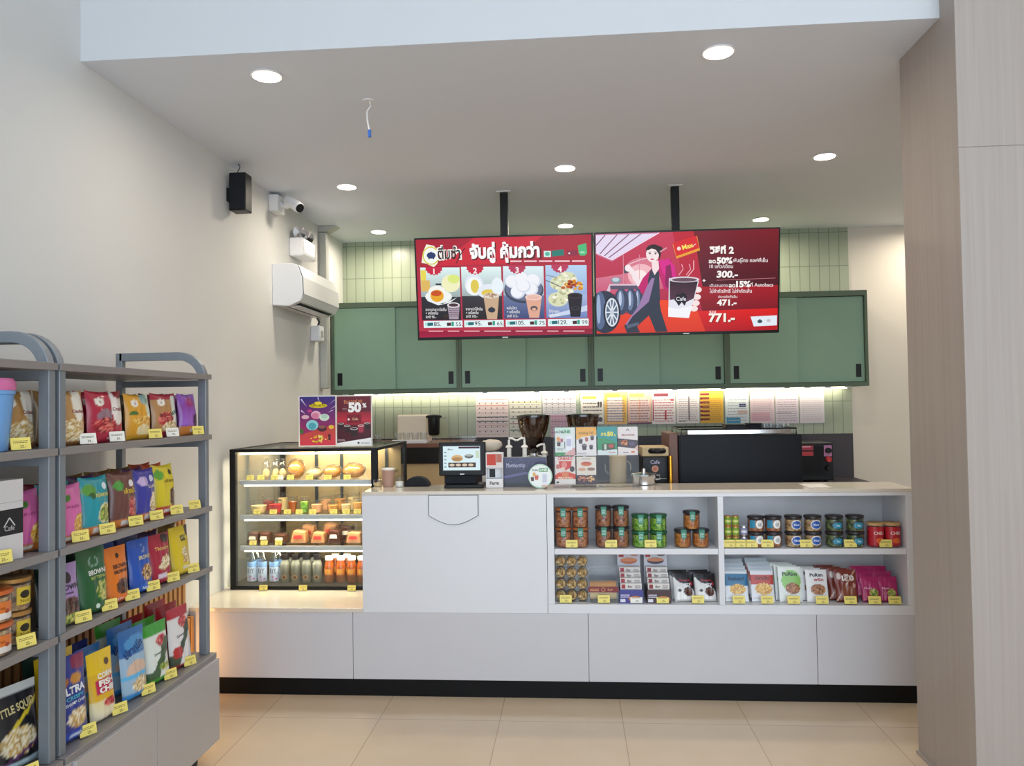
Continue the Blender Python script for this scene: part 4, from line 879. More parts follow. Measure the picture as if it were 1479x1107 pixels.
# swiss roll case
p = atY(871.5, 873, .06); cx = p.x
t = thing('swiss_roll_case', 'clear plastic case with orange swiss rolls and a dark red label band', 'cake case', (cx, .06, ZL))
MB().box(cx-.082, cx+.082, .03, .15, ZL, ZL+.006).box(cx-.082, cx+.082, .03, .032, ZL+.006, ZL+.12).box(cx-.082, cx-.080, .032, .15, ZL+.006, ZL+.15).box(cx+.080, cx+.082, .032, .15, ZL+.006, ZL+.15).box(cx-.08, cx+.08, .148, .15, ZL+.006, ZL+.17).build('clear_case', 'clear_plastic', t)
mb = MB(); mb.lathe([(.0, -.07), (.028, -.07), (.03, -.06), (.03, .06), (.028, .07), (0, .07)], cx, .075, ZL+.075, 20, 'x'); mb.build('cake_roll', 'bread', t, smooth=True)
mb = MB(); mb.lathe([(.0, -.07), (.028, -.07), (.03, -.06), (.03, .06), (.028, .07), (0, .07)], cx, .08, ZL+.037, 20, 'x'); mb.build('cake_roll', 'bread_pale', t, smooth=True)
ar = Art(); ar.rect(cx-.08, cx+.08, ZL+.055, ZL+.085, '#7a1c24').ring(cx, ZL+.07, .01, .01, '#d8b070', .002).text('Roll', cx+.035, ZL+.064, .016, '#d8b070'); ar.lines(cx-.07, cx-.02, ZL+.062, ZL+.078, 2, '#c89a68', rng)
ar.into(MB(), lambda x, y, h: (x, .0293-h, y)).build('label_band', 'print_gloss', t)
tb = MB(); tb.tube([(cx-.08, .04, ZL+.13), (cx-.075, .04, ZL+.172), (cx-.06, .04, ZL+.18), (cx+.06, .04, ZL+.18), (cx+.075, .04, ZL+.172), (cx+.08, .04, ZL+.13)], .003); tb.build('handle_rim', 'clear_plastic', t, smooth=True)
# snack bar display boxes
def barbox(u, foot, strap, label, pic):
    p = atY(u, 875, .04); x = p.x; w = .062
    t = thing('snack_bar_box', label, 'display box', (x, .05, ZL), 'snack bar display boxes')
    mb = MB(); c = hx(foot); mb.box(x-w, x+w, .025, .19, ZL, ZL+.068, c)
    ar = Art(); ar.ell(x+.02, ZL+.022, .035, .016, '#c87a38').lines(x-w+.006, x-.01, ZL+.03, ZL+.05, 2, '#d8d4e4', rng).rect(x-w+.004, x-w+.03, ZL+.006, ZL+.022, '#dcdce4')
    ar.into(mb, lambda a, b, h: (a, .0248-h, b)); mb.build('tray', 'print_gloss', t)
    mb = MB(); mb.box(x-w, x+w, .185, .19, ZL+.068, ZL+.255, hx('#cfd0da'))
    ar = Art(); ar.rect(x-w+.008, x-w+.035, ZL+.21, ZL+.25, '#b03030').ell(x+.03, ZL+.228, .025, .012, pic).ell(x, ZL+.19, .045, .018, pic).ell(x, ZL+.196, .045, .01, '#d88a60')
    ar.lines(x-w+.01, x+w-.01, ZL+.12, ZL+.165, 4, '#8a8a9a', rng); ar.into(mb, lambda a, b, h: (a, .1848-h, b)); mb.build('header_card', 'print_gloss', t)
    for k in range(4):
        mb = MB(); z0 = ZL+.069+.0225*k; y0 = .04+.03*k
        mb.box(x-w+.006, x+w-.006, y0, y0+.028, z0 if k == 0 else ZL+.069, z0+.03, hx('#ddd8d2'))
        ar = Art(); ar.rect(x-w+.012, x-w+.032, z0+.004, z0+.026, strap).text('Bar', x-.005, z0+.009, .018, '#5a3030', .02).lines(x+.02, x+w-.012, z0+.006, z0+.024, 3, '#7a6a66', rng)
        ar.into(mb, lambda a, b, h: (a, y0-.0004-h, b)); mb.build('snack_bar', 'print_gloss', t)
barbox(912, '#3a3a88', '#a83040', 'snack bar display box with a purple-blue tray beside the swiss rolls', '#c8704a')
barbox(952, '#3a1c20', '#8a2430', 'snack bar display box with a dark brown tray beside the berry bags', '#4a3038')
# black and white berry bags
D['berry'] = ('pouch', '#e4e2e0', [('band', .86, 1, '#18161a'), ('diag', .62, -.3, .06, 1.4, '#1c181c'), ('T', 'Snack', .1, .72, .1, '#b83040', .02, 1.1), ('T', 'Berry', .15, .58, .12, '#e8e4e0', .03, 1.0), ('ell', .35, .35, .45, .16, '#3a2430'), ('food', .35, .35, .4, .14, 'dark'), ('ell', .7, .62, .18, .06, '#a82038'), ('ell', -.5, .4, .15, .05, '#1c181c'), ('band', 0, .06, '#d0ccc8')])
for i, (u, w) in enumerate(((990, 'next to the snack bar boxes'), (1021, 'next to the divider'))):
    for k in range(3):
        p = atY(u-3*k, 872, .05); bag('berry', .112, .145, (p.x, .06+.045*k, ZL+.001), .12, f'black and white berry bag, {["front one", "second one", "third one"][k]} of the row {w}', 'berry snack bags', tilt=-.28)
# sachets in the last bay
SW = ('flat',)
def sachets(u, w, h, base, ops, n, words, grp, lean=-.30, dy=.037, dx=0., kind='flat', rise=.0):
    o = pack_mesh('snack_sachet', w, h, .024 if kind == 'flat' else .024, base, ops, kind, seed=int(u), mat_='print_gloss')
    for k in range(n):
        p = atY(u, 872, .05)
        put(o, (p.x+dx*k, .065+dy*k, ZL+.001+rise*k), rng.uniform(-.03, .03), f'{words}, {["front one", "second one", "third one", "fourth one"][k]} of its row', 'snack sachet', grp, lean, k == 0)
sachets(1066, .12, .165, '#dfe2e6', [('band', .5, .86, '#1f6c96'), ('T', 'Baked', .0, .66, .15, '#123a58', .03, 1.4), ('food', .1, .38, .7, .16, 'gold'), ('rect', -.9, -.3, .06, .14, '#c8c8cc'), ('band', .93, 1, '#b8c4cc')], 4, 'white sachet with blue top and orange crisps', 'blue fish sachets', rise=.012)
sachets(1104, .118, .17, '#e0e0e4', [('band', .52, .82, '#b83428'), ('T', 'ปลาเส้น', .0, .66, .14, '#5a1410', .03, 1.3), ('food', .1, .38, .75, .18, 'gold'), ('rect', -.9, -.3, .06, .14, '#c8c8cc'), ('band', .93, 1, '#b8c4cc')], 4, 'white sachet with orange-red fish strips', 'orange fish sachets', rise=.012)
sachets(1144, .118, .18, '#e2e6e0', [('ell', .1, .6, .85, .3, '#8ac060'), ('T', 'PuRim', .0, .74, .14, '#1f3a24', .04, 1.3), ('food', .2, .38, .65, .16, 'brown'), ('band', 0, .08, '#d8d8d4')], 4, 'white and green sachet with big lettering', 'green sachets', dx=-.010, lean=-.2)
sachets(1183, .11, .165, '#e4e2e0', [('T', 'PuRim', .0, .78, .14, '#2a2428', .04, 1.2), ('T', 'พริก', .2, .64, .12, '#b02430', .03, .9), ('food', .1, .38, .7, .17, 'brown'), ('band', 0, .07, '#d8d8d4')], 3, 'white and red sachet with meat picture', 'red and white sachets', dx=-.02, lean=-.22)
sachets(1226, .115, .165, '#7a2f22', [('diag', .5, .5, 0, .56, '#c8a890'), ('ell', -.6, .8, .2, .1, '#d8c8c0'), ('ell', .7, .5, .15, .07, '#c8a090'), ('T', 'เสือ', .2, .66, .26, '#e8dcd4', .04, 1.1), ('ell', .1, .3, .7, .2, '#8a4a30'), ('band', 0, .05, '#5a2018')], 4, 'dark brown pouch with big white lettering', 'brown pouches', dx=-.024, lean=-.25, kind='pouch')
for u, nm in ((1261, 'nearer the brown pouches'), (1287, 'nearer the end panel')):
    sachets(u, .096, .13, '#a81f58', [('band', .45, 1, '#b02462'), ('food', .3, .35, .5, .16, 'green'), ('T', 'Plum', -.3, .5, .1, '#e8c0d0', .02, .8), ('band', 0, .08, '#7a1440')], 3, 'magenta fruit pouch in the row '+nm, 'magenta pouches', dx=-.012, lean=-.3, kind='pouch', rise=.02)

# ------------------------------------------------------------------ inside the fridge
YF = FY0+.10
def fx(u, y=YF): return atY(u, 760, y).x
g1 = 'food on the top fridge shelf'
# tall clear bread bags
def blobbag(name, u, z, w, h, d, inner, label, grp, cat, ih=.5, y=YF+.06):
    x = fx(u, y); t = thing(name, label, cat, (x, y, z), grp); r2 = random.Random(int(u*7))
    MB().blob((x, y, z+h*ih/2+.0015), (w*.40, d*.40, h*ih/2), 14, 8, .06, r2).build('bread', inner, t, smooth='all')
    mb = MB(); n = 10; vs = []
    for j, (a, b) in enumerate(((.42, 0), (.5, .12), (.5, .5), (.42, .75), (.2, .93), (.3, 1.0))):
        for k in range(n):
            q = 2*PI*k/n; vs.append((x+w*a*math.cos(q)*(1+.05*math.sin(5*q+j)), y+d*a*math.sin(q), z+.001+h*b))
    mb.add(vs, [(j*n+k, j*n+(k+1) % n, (j+1)*n+(k+1) % n, (j+1)*n+k) for j in range(5) for k in range(n)]); mb.build('film_bag', 'bag_film', t, smooth='all')
    return t
for u, w in ((385, 'nearest the dark corner post'), (399, 'in the middle of the three'), (409, 'closest to the brown loaf')):
    blobbag('bread_bag', u, FS[2], .055, .125, .05, 'bread_pale', 'tall pointed clear roll bag on the top fridge shelf, '+w, g1, 'bread bag')
def loaf(u, w, h, m, label, wrap=True, z=FS[2]):
    w *= 1.15; h *= 1.12
    x = fx(u, YF+.08); y = YF+.08; t = thing('wrapped_loaf', label, 'bread', (x, y, z), g1); r2 = random.Random(int(u))
    MB().blob((x, y, z+h*.45+.001), (w/2, .06, h*.45), 16, 9, .05, r2).build('loaf', m, t, smooth='all')
    MB().blob((x+.002, y, z+h*.5+.0005), (w/2*1.08, .066, h*.5), 14, 8, .07, r2).build('film', 'bag_film', t, smooth='all')
loaf(429, .085, .11, 'bread', 'upright brown loaf wrapped in film on the top fridge shelf')
loaf(455, .085, .06, 'bread_pale', 'flat pale loaf in film on the top fridge shelf, beside the brown loaf')
loaf(481, .092, .075, 'bread', 'round golden loaf in film, middle of the top fridge shelf')
loaf(512, .12, .085, 'bread', 'large golden loaf in film at the counter end of the top fridge shelf')
# second shelf
g2 = 'food on the second fridge shelf'
def tub(u, w, h, m, label, lid='clear_plastic', cat='food tub', z=None, y=YF+.05):
    w *= 1.12; h *= 1.12
    z = FS[1] if z is None else z; x = fx(u, y); t = thing('food_tub', label, cat, (x, y, z), g2)
    MB().lathe([(w*.40, 0), (w*.5, h*.8), (w*.5, h)], x, y, z+.001, 20).build('tub_wall', 'clear_plastic', t, smooth=True)
    MB().lathe([(w*.37, .002), (w*.45, h*.7), (0, h*.74)], x, y, z+.001, 20).build('food', m, t, smooth=True)
    MB().lathe([(w*.52, h), (w*.52, h+.004), (0, h+.006)], x, y, z+.0015, 20).build('lid', lid, t, smooth=True)
tub(374, .095, .055, 'bread_pale', 'wide clear tub of pale pastry on the second fridge shelf')
tub(398, .075, .065, 'red_snack', 'round tub of red and cream cake on the second fridge shelf')
tub(423, .05, .085, 'orange_tea', 'tall golden dessert cup on the second fridge shelf')
tub(440, .05, .082, 'green_pea', 'tall green striped dessert cup on the second fridge shelf')
tub(458, .07, .062, 'sandwich', 'pinkish cake tub on the second fridge shelf, past the green cup')
tub(481, .065, .055, 'bread', 'tub of golden pastry on the second fridge shelf, three from the counter end')
tub(500, .06, .062, 'bread_pale', 'pale pastry tub on the second fridge shelf, second from the counter end')
tub(518, .06, .075, 'bread', 'golden pastry tub at the counter end of the second fridge shelf')
for u, w, h, m, l in ((388, .07, .075, 'red_snack', 'red cake tub in the rear row of the second fridge shelf'), (409, .06, .095, 'bread_pale', 'tall pale tub in the rear row of the second fridge shelf'), (470, .075, .08, 'sandwich', 'pinkish tub in the rear row of the second fridge shelf'), (492, .075, .085, 'bread', 'golden tub in the rear row of the second fridge shelf'), (511, .07, .095, 'bread_pale', 'tall pale tub in the rear row by the counter end of the second fridge shelf')):
    tub(u, w, h, m, l, y=YF+.17)
# third shelf
g3 = 'food on the third fridge shelf'
def wedge(u, w, h, m, label, y=YF+.05, z=None):
    w *= 1.08; h *= 1.1
    z = FS[0] if z is None else z; x = fx(u, y); t = thing('sandwich_pack', label, 'sandwich', (x, y, z+.001), g3)
    z += .001
    MB().prism([(x-w/2, z+.002), (x+w/2, z+.002), (x+w*.42, z+h*.8), (x-w*.3, z+h*.9)], 'y', y-.035, y+.035).build('filling', m, t, .006)
    MB().prism([(x-w*.54, z), (x+w*.54, z), (x+w*.48, z+h*.9), (x-w*.36, z+h)], 'y', y-.04, y+.04).build('wrapper', 'bag_film', t)
    ar = Art(); ar.poly([(x-w*.3, z+h*.35), (x+w*.3, z+h*.35), (x+w*.26, z+h*.6), (x-w*.22, z+h*.6)], '#b83a38' if m == 'sandwich' else '#d8cfc0'); ar.into(MB(), lambda a, b, hh: (a, y-.0405-hh, b)).build('label', 'print_gloss', t)
for u, w, h, m, l in ((368, .07, .07, 'chocolate', 'chocolate cake pack next to the fridge corner post'), (384, .07, .07, 'chocolate', 'chocolate cake pack second from the fridge corner post'), (406, .08, .06, 'chocolate', 'low chocolate cake pack beside the pink sandwiches'),
                      (433, .09, .08, 'sandwich', 'pink-labelled sandwich pack in the middle of the third fridge shelf'), (461, .08, .07, 'sandwich', 'pink-labelled sandwich pack, second past the chocolate cakes'), (484, .075, .085, 'chocolate', 'dark bread pack with pale label near the counter end'), (512, .085, .07, 'sandwich', 'ham sandwich pack at the counter end of the third fridge shelf')):
    wedge(u, w, h, m, l)
for u, w, h, m, l in ((446, .09, .095, 'sandwich', 'sandwich pack standing behind the pink-labelled ones'), (478, .09, .105, 'sandwich', 'tall sandwich pack behind the dark bread pack'), (500, .09, .09, 'chocolate', 'brown bread pack behind the ham sandwich')):
    wedge(u, w, h, m, l, y=YF+.17)
# bottles
g4 = 'bottles in the bottom of the fridge'; ZB = FZ0+.023
def bottle(r, h, body, cap, lab, neck=.4, capr=None, cf=.915):
    t = thing('bottle', 'x', 'bottle')
    MB().lathe([(r*.9, 0), (r, .005), (r, h*.62), (r*.92, h*.68), (r*neck, h*(cf-.05)), (r*neck, h*(cf+.01))], n=20).build('bottle_body', body, t, smooth=True)
    cr = capr or r*neck*1.15
    MB().lathe([(cr, h*cf), (cr, h), (0, h+.0005)], n=20).build('cap', cap, t, smooth=True)
    ar = Art(); lab(ar, r, h); mb = MB(); ar.into(mb, lambda x, y, hh: ((r+.0005+hh)*math.sin(x/r), -(r+.0005+hh)*math.cos(x/r), y)); mb.build('label', 'print_gloss', t); return t
def lb1(ar, r, h): strips(ar, -r*1.4, r*1.4, h*.04, h*.6, '#c4d4ec', 10); strips(ar, -r*1.4, r*1.4, h*.45, h*.6, '#7aa4d8', 10); ar.text('RTY', -.0, h*.27, h*.2, '#22305c', .02, width=r*1.4); ar.specks(0, h*.13, r*.9, h*.08, 20, ['#c8489a', '#a83a88', '#d878b8'], .002, .004, random.Random(4))
def lb2(ar, r, h): disc(ar, .003, h*.2, r*.5, h*.08, '#b07838'); disc(ar, .003, h*.2, r*.3, h*.05, '#3a2a1c')
def lb3(ar, r, h): strips(ar, -r, r, h*.3, h*.55, '#c8702c', 6); disc(ar, 0, h*.43, r*.6, h*.1, '#e8a040')
HB = FS[0]-.0165-ZB; B1 = bottle(.029, HB, 'water', 'blue_cap', lb1); B2 = bottle(.0295, HB*.80, 'dark_tea', 'black_plastic', lb2, .68, .0225, .82); B3 = bottle(.0295, HB*.74, 'orange_tea', 'white_cap', lb3, .72, .0235, .86)
def brow(src, us, z, grp, words, y):
    for i, (u, w) in enumerate(us):
        loc = (fx(u, y), y, z)
        if i == 0 and src['label'] == 'x': src.location = loc; src['label'] = words+w; src['group'] = grp
        else: dup(src, loc, words+w, grp)
brow(B1, ((364, 'against the corner post'), (379, 'second from the corner post'), (396, 'beside the dark-capped bottles')), ZB, g4, 'blue-capped water bottle with pink print in the fridge, ', FY0+.105)
brow(B2, ((411.5, 'next to the water bottles'), (427, 'second from the water bottles'), (442.5, 'third from the water bottles'), (458, 'next to the orange bottles')), ZB, g4, 'small dark-capped bottle in the fridge, ', FY0+.105)
brow(B3, ((475, 'next to the dark-capped bottles'), (492, 'second from the dark-capped bottles'), (507.5, 'second from the counter panel'), (522, 'half behind the counter panel')), ZB, g4, 'orange tea bottle with white cap in the fridge, ', FY0+.105)
brow(B1, ((372, 'in the rear row by the corner'), (404, 'in the rear row, middle')), ZB, g4, 'blue-capped water bottle ', FY0+.18)
brow(B2, ((420, 'in the rear row nearer the water'), (436, 'in the rear row, middle one'), (452, 'in the rear row nearer the tea')), ZB, g4, 'small dark-capped bottle ', FY0+.18)
brow(B3, ((484, 'in the rear row nearer the dark caps'), (501, 'in the rear row nearer the counter panel')), ZB, g4, 'orange tea bottle with white cap ', FY0+.18)
# fridge tags
gt = 'price tags in the fridge'
def ftag(u, z, label, white=False): price_tag((fx(u, FY0+.062), FY0+.062, z), 0, label, gt, white, .74)
for u, w in ((361.5, 'at the corner post end'), (377, 'second from the corner post end'), (397, 'before the tall bread bags'), (420, 'before the upright brown loaf'), (447.5, 'before the flat pale loaf'), (474, 'before the round golden loaf'), (502, 'before the large golden loaf')):
    ftag(u, FS[2]+.0015, 'yellow price tag on the top fridge shelf '+w)
ftag(404.5, FS[2]+.0015, 'white price tag on the top fridge shelf', True)
for u, w in ((371, 'before the wide pastry tub'), (394.5, 'before the red cake tub'), (415, 'before the golden cup'), (432, 'before the green cup'), (451.5, 'before the pinkish cake tub'), (482, 'before the golden pastry tub'), (500, 'before the pale pastry tub'), (516, 'at the counter end')):
    ftag(u, FS[1]+.0015, 'yellow price tag on the second fridge shelf '+w)
for u, w in ((365, 'before the corner chocolate cake'), (381, 'before the second chocolate cake'), (402, 'before the low chocolate cake')):
    ftag(u, FS[0]+.0015, 'yellow price tag on the third fridge shelf '+w)
for u, w in ((380, 'before the water bottles'), (437, 'before the dark-capped bottles'), (507, 'before the orange tea bottles')):
    price_tag((fx(u, FY0-.02), FY0-.025, LG+.0008), 0, 'yellow price tag on the stone ledge '+w, gt, False, .85)

# ================================================================== ON AND BEHIND THE COUNTER
def board(name, corners, ops, label, cat, group=None, y=None, th=.002, m='print_gloss', aspect=True):
    """upright printed board through two pixels of its top-left and bottom-right corner at depth y; ops draw in 0..100 by 0..H"""
    (u0, v0), (u1, v1) = corners; a = atY(u0, v0, y); b = atY(u1, v1, y)
    w = b.x-a.x; h = a.z-b.z; H = 100*h/w
    t = thing(name, label, cat, (a.x+w/2, y, b.z), group) if False else None
    ar = Art(); ops(ar, H)
    mb = MB(); mb.box(a.x, b.x, y, y+th, b.z, a.z, hx('#d8d4cc')); ar.into(mb, lambda X, Y, hh: (a.x+X*w/100, y-.0002-hh, b.z+Y*w/100))
    cx, cz = (a.x+b.x)/2, b.z
    mb.v = [(x-cx, yy-y, z-cz) for x, yy, z in mb.v]
    o = mb.build(name, m); o.location = (cx, y, cz)
    return tag(o, label, cat, group)
r4 = random.Random(44)
# two posters on the fridge
def cup(ar, x, y, s, c, rim='#e8e4e0', logo=None):
    ar.poly([(x-s*.36, y), (x+s*.36, y), (x+s*.5, y+s*1.1), (x-s*.5, y+s*1.1)], c)
    ar.ell(x, y+s*1.1, s*.52, s*.16, rim).ell(x, y+s*1.1, s*.44, s*.11, c)
    if logo: ar.ell(x, y+s*.5, s*.2, s*.16, logo)
def P1(ar, H):
    ar.rect(3, 97, 3, H-3, '#a82a4a', '#2c2a7a'); ar.poly([(3, 3), (97, 3), (97, H*.42), (60, H*.36), (3, H*.22)], '#c03248', '#b04a38')
    for x0, y0, x1, y1 in ((6, H*.92, 22, H*.78), (95, H*.9, 80, H*.82), (96, H*.78, 82, H*.72), (6, H*.7, 18, H*.64), (50, H*.95, 56, H*.88), (90, H*.7, 76, H*.66)): ar.poly([(x0, y0), (x1, y1), (x0+2, y0+3)], '#d8d0e8')
    ar.ell(52, H*.80, 24, H*.045, '#d8c020').text('FUNTASTIC', 52, H*.785, 11, '#3a2a10', .02, width=40); ar.ell(52, H*.85, 10, H*.03, '#e8d030')
    ar.ell(46, H*.62, 13, H*.08, '#e0a8c0').ell(44, H*.6, 9, H*.06, '#d07898').ell(68, H*.57, 13, H*.07, '#c8d8c8').ell(68, H*.59, 8, H*.04, '#a8c8b8')
    ar.ell(36, H*.42, 16, H*.1, '#88c8d0').ell(36, H*.4, 10, H*.07, '#4a9aa8').ell(62, H*.35, 12, H*.06, '#4a2430').ell(62, H*.38, 9, H*.03, '#8a5a50')
    ar.ell(18, H*.58, 10, H*.04, '#d8a8b8').ell(30, H*.7, 6, H*.03, '#c83a80').ell(86, H*.38, 7, H*.04, '#d8b040').specks(58, H*.15, 26, H*.07, 26, ['#d8b030', '#c89028', '#e8d070'], 2, 4, r4)
    ar.rect(78, 84, H*.12, H*.24, '#4a1c2c').ell(8, H*.3, 5, H*.05, '#3a6a30')
def P2(ar, H):
    ar.rect(3, 97, 3, H-3, '#3a1220', '#6a1c2c'); ar.rect(3, 97, H*.5, H*.68, '#c02a40', '#8a1c2c'); ar.rect(3, 97, H*.42, H*.5, '#8a1c30', '#b02438')
    ar.text('กินกาแฟ ลด', 48, H*.84, 15, '#d88a60', .01, width=50, rot=.06).text('50', 52, H*.68, 34, '#f0ecec', .06, width=36).text('%', 79, H*.76, 16, '#f0ecec', .04)
    ar.rect(18, 30, H*.74, H*.745, '#c8a8a8').rect(18, 30, H*.72, H*.725, '#c8a8a8').rect(30, 70, H*.46, H*.62, '#7a1828').ell(35, H*.53, 3, 3, '#e8dcdc').text('Cafe', 53, H*.515, 9, '#e0c0a0', .01)
    for x, y, s in ((14, .33, 15), (86, .33, 15), (31, .27, 17), (69, .27, 17), (50, .19, 20)): cup(ar, x, H*y, s, '#2c1c20' if x != 69 else '#a03448')
    ar.poly([(3, 3), (97, 3), (97, H*.17), (3, H*.07)], '#dcdce0').ell(62, H*.07, 3, 3, '#3a3a3a').lines(68, 92, H*.06, H*.09, 1, '#5a5a5a', r4); ar.lines(5, 25, H*.11, H*.15, 2, '#c8a8a8', r4)
board('poster', ((431, 572), (486.5, 645)), P1, 'purple and red ice cream poster board standing on the pastry fridge', 'poster', 'posters on the fridge', FY0+.12)
board('poster', ((485, 571.5), (538, 645)), P2, 'dark red half-price drinks poster board standing on the pastry fridge', 'poster', 'posters on the fridge', FY0+.135)

# menu sheets on the tiles under the cabinets
YS = YW-.0165
def calendar(bg, bars):
    def f(ar, H):
        ar.rect(0, 100, 0, H, bg)
        for y, c, w in bars: ar.rect(2, 98, H*y, H*(y+w), c)
        for i in range(7): ar.up(); [ar.rect(10+18*k, 13+18*k, H*(.12+.11*i), H*(.15+.11*i), '#4a4048', same=True) for k in range(5)]
        ar.lines(4, 96, H*.06, H*.9, 10, '#b0a4a8', r4, .15)
    return f
def sheetops(bg, head, body, rows, blocks=()):
    def f(ar, H):
        ar.rect(0, 100, 0, H, bg)
        if head: ar.rect(8, 70, H*.84, H*.94, head)
        for x0, x1, y0, y1, c in blocks: ar.rect(x0, x1, H*y0, H*y1, c)
        ar.lines(10, 92, H*.08, H*.8, rows, body, r4, .3)
    return f
SH = [((687, 571), (735, 631.5), calendar('#dcc8c4', [(.88, '#c0402c', .012), (.74, '#c0402c', .015), (.46, '#3a4a48', .02), (.36, '#3a4a48', .02), (.28, '#a83c3c', .008)]), 'red-striped schedule sheet, first sheet on the tiles beside the plain tiles'),
      ((735.4, 568), (783, 632), calendar('#d8d4c4', [(.78, '#b0a050', .012), (.64, '#7a7a58', .012), (.42, '#5a5a58', .02), (.3, '#a83c3c', .02), (.16, '#3a6a4a', .02)]), 'pale yellow schedule sheet partly hidden by the big coffee hopper'),
      ((783.4, 568), (832, 599), calendar('#dcd6d8', [(.7, '#b03a50', .02), (.5, '#4a4a50', .02), (.3, '#8a8a48', .02)]), 'white schedule sheet directly over the pinkish sheet between the hoppers'),
      ((795, 599.6), (821, 632), calendar('#c8a0b0', [(.9, '#8a3450', .02), (.7, '#8a3450', .02), (.45, '#8a3450', .02), (.2, '#8a3450', .02)]), 'pinkish schedule sheet between the coffee hoppers'),
      ((838.5, 570), (872, 613), sheetops('#dcd6cc', '#a8b040', '#4a4448', 6, ((75, 95, .1, .22, '#4a4a58'), (75, 82, .6, .75, '#3a2a2c'), (86, 93, .6, .75, '#3a2a2c'))), 'white drinks sheet with a green heading above the small hopper'),
      ((872.4, 566.5), (906, 613), sheetops('#e0b070', '#e8c840', '#5a5a78', 9, ((10, 82, .1, .82, '#d8c8c0'), (4, 14, .1, .9, '#d8a848'), (80, 96, .1, .9, '#d8a848'))), 'orange-bordered menu sheet beside the green-headed one'),
      ((906.4, 566), (941, 613), sheetops('#d8a890', '#d88a50', '#7a5058', 9, ((8, 46, .1, .78, '#d8c0b8'), (54, 94, .1, .78, '#d4b8b4'), (0, 100, 0, .06, '#6a4a60'))), 'two-column peach menu sheet'),
      ((941.4, 565.5), (976, 612.5), sheetops('#e0d8d8', '#6a2434', '#b04a54', 9, ((2, 7, .1, .75, '#a83048'), (54, 61, .12, .4, '#b03040'), (80, 94, .7, .76, '#b03040'))), 'white menu sheet with red side bars'),
      ((976.4, 565.5), (1010.5, 611.5), sheetops('#dcd4d4', None, '#8a8088', 11, ((52, 58, .1, .85, '#6a6468'), (10, 40, .05, .07, '#3a3438'))), 'plain grey-white menu sheet with a centre column of icons'),
      ((1011, 565), (1045, 611), sheetops('#d8a838', None, '#a87a2c', 12, tuple((0, 40, .08+.13*i, .15+.13*i, '#6a1c28') for i in range(7))), 'yellow menu sheet with dark red stripes'),
      ((1047, 565), (1082, 611.5), sheetops('#d0d8dc', None, '#a0a8b0', 8, ((52, 94, .74, .88, '#d8d4d4'), (58, 88, .5, .6, '#3a3a6a'), (52, 94, .28, .4, '#c8a8a0'), (4, 64, .0, .2, '#3a8ab0'))), 'pale blue sheet with picture boxes'),
      ((1083, 566), (1119, 611), sheetops('#dcc8cc', None, '#b8a0b0', 12, ((4, 80, .06, .34, '#d8a8b4'),)), 'pinkish table sheet in a clear sleeve'),
      ((1119.5, 566), (1154, 611.5), sheetops('#d8ccd4', None, '#a898a8', 10, ((4, 70, .3, .34, '#a8a0a8'),)), 'lilac table sheet in a clear sleeve, between two others'),
      ((1154.5, 565), (1191, 611), sheetops('#d8d0d4', None, '#c0b4bc', 12), 'blank-looking pale sheet in a clear sleeve, last on the tiles')]
for a, b, f, l in SH:
    board('menu_sheet', (a, b), f, l, 'notice', 'sheets on the tiles', YS, .0012, 'print_paper')

# ---- things on the counter top
YC = .17
def cx_(u, y=YC): return atY(u, 700, y).x
def cz_(v, y=YC): return atY(740, v, y).z
# cash register screen
x0, x1 = cx_(635), cx_(702); xm = (x0+x1)/2
t = thing('pos_terminal', 'black cash register touch screen with a lit pastry picture', 'cash register', (xm, YC, CT))
z0, z1 = cz_(684), cz_(638)
b = MB(); b.box(xm-.10, xm+.115, YC-.03, YC+.13, CT+.0006, CT+.02); b.build('base', 'black_plastic', t, .004)
MB().prism([(YC+.02, CT+.02), (YC+.09, CT+.02), (YC+.06, z0+.08), (YC+.025, z0+.08)], 'x', xm-.05, xm+.05).build('stand', 'black_plastic', t)
MB().box(xm-.105, xm+.075, YC+.01, YC+.10, CT+.0205, z0-.002).build('printer_block', 'black_matte', t, .004)
mon = MB().box(x0, x1, YC-.02, YC+.02, z0-.01, z1).build('monitor', 'black_plastic', t, .006)
sa, sb, ta, tb_ = cx_(640.5, YC-.02), cx_(694, YC-.02), cz_(679, YC-.02), cz_(644, YC-.02)
def POS(ar, W, H):
    ar.rect(0, W, 0, H, '#d8eef4').rect(W*.42, W*.99, H*.9, H*.98, '#4a2a3a').rect(W*.14, W*.88, H*.12, H*.32, '#4a3a34')
    ar.ell(W*.38, H*.5, W*.16, H*.14, '#d8b080').ell(W*.38, H*.46, W*.14, H*.08, '#b08858').ell(W*.7, H*.58, W*.12, H*.09, '#6a6a68').ell(W*.7, H*.62, W*.1, H*.05, '#a8b0a8')
    for i in range(4): ar.ell(W*(.24+.17*i), H*.22, W*.07, H*.06, '#d8c8b0')
    for i in range(5): ar.rect(W*.03, W*.09, H*(.12+.15*i), H*(.17+.15*i), '#7a98a0')
    ar.rect(W*.88, W*.98, H*.5, H*.8, '#c8d8c0').text('Menu', W*.2, H*.84, H*.1, '#4a5a60', .01)
ar = Art(); W_, H_ = sb-sa, tb_-ta; POS(ar, W_, H_); ar.into(MB(), lambda x, y, h: (sa+x, YC-.0203-h, ta+y)).build('display', 'screen', mon)
MB().box(xm-.012, xm+.012, YC-.0212, YC-.0203, z0-.003, z0+.002).build('logo', 'white_plastic', mon)
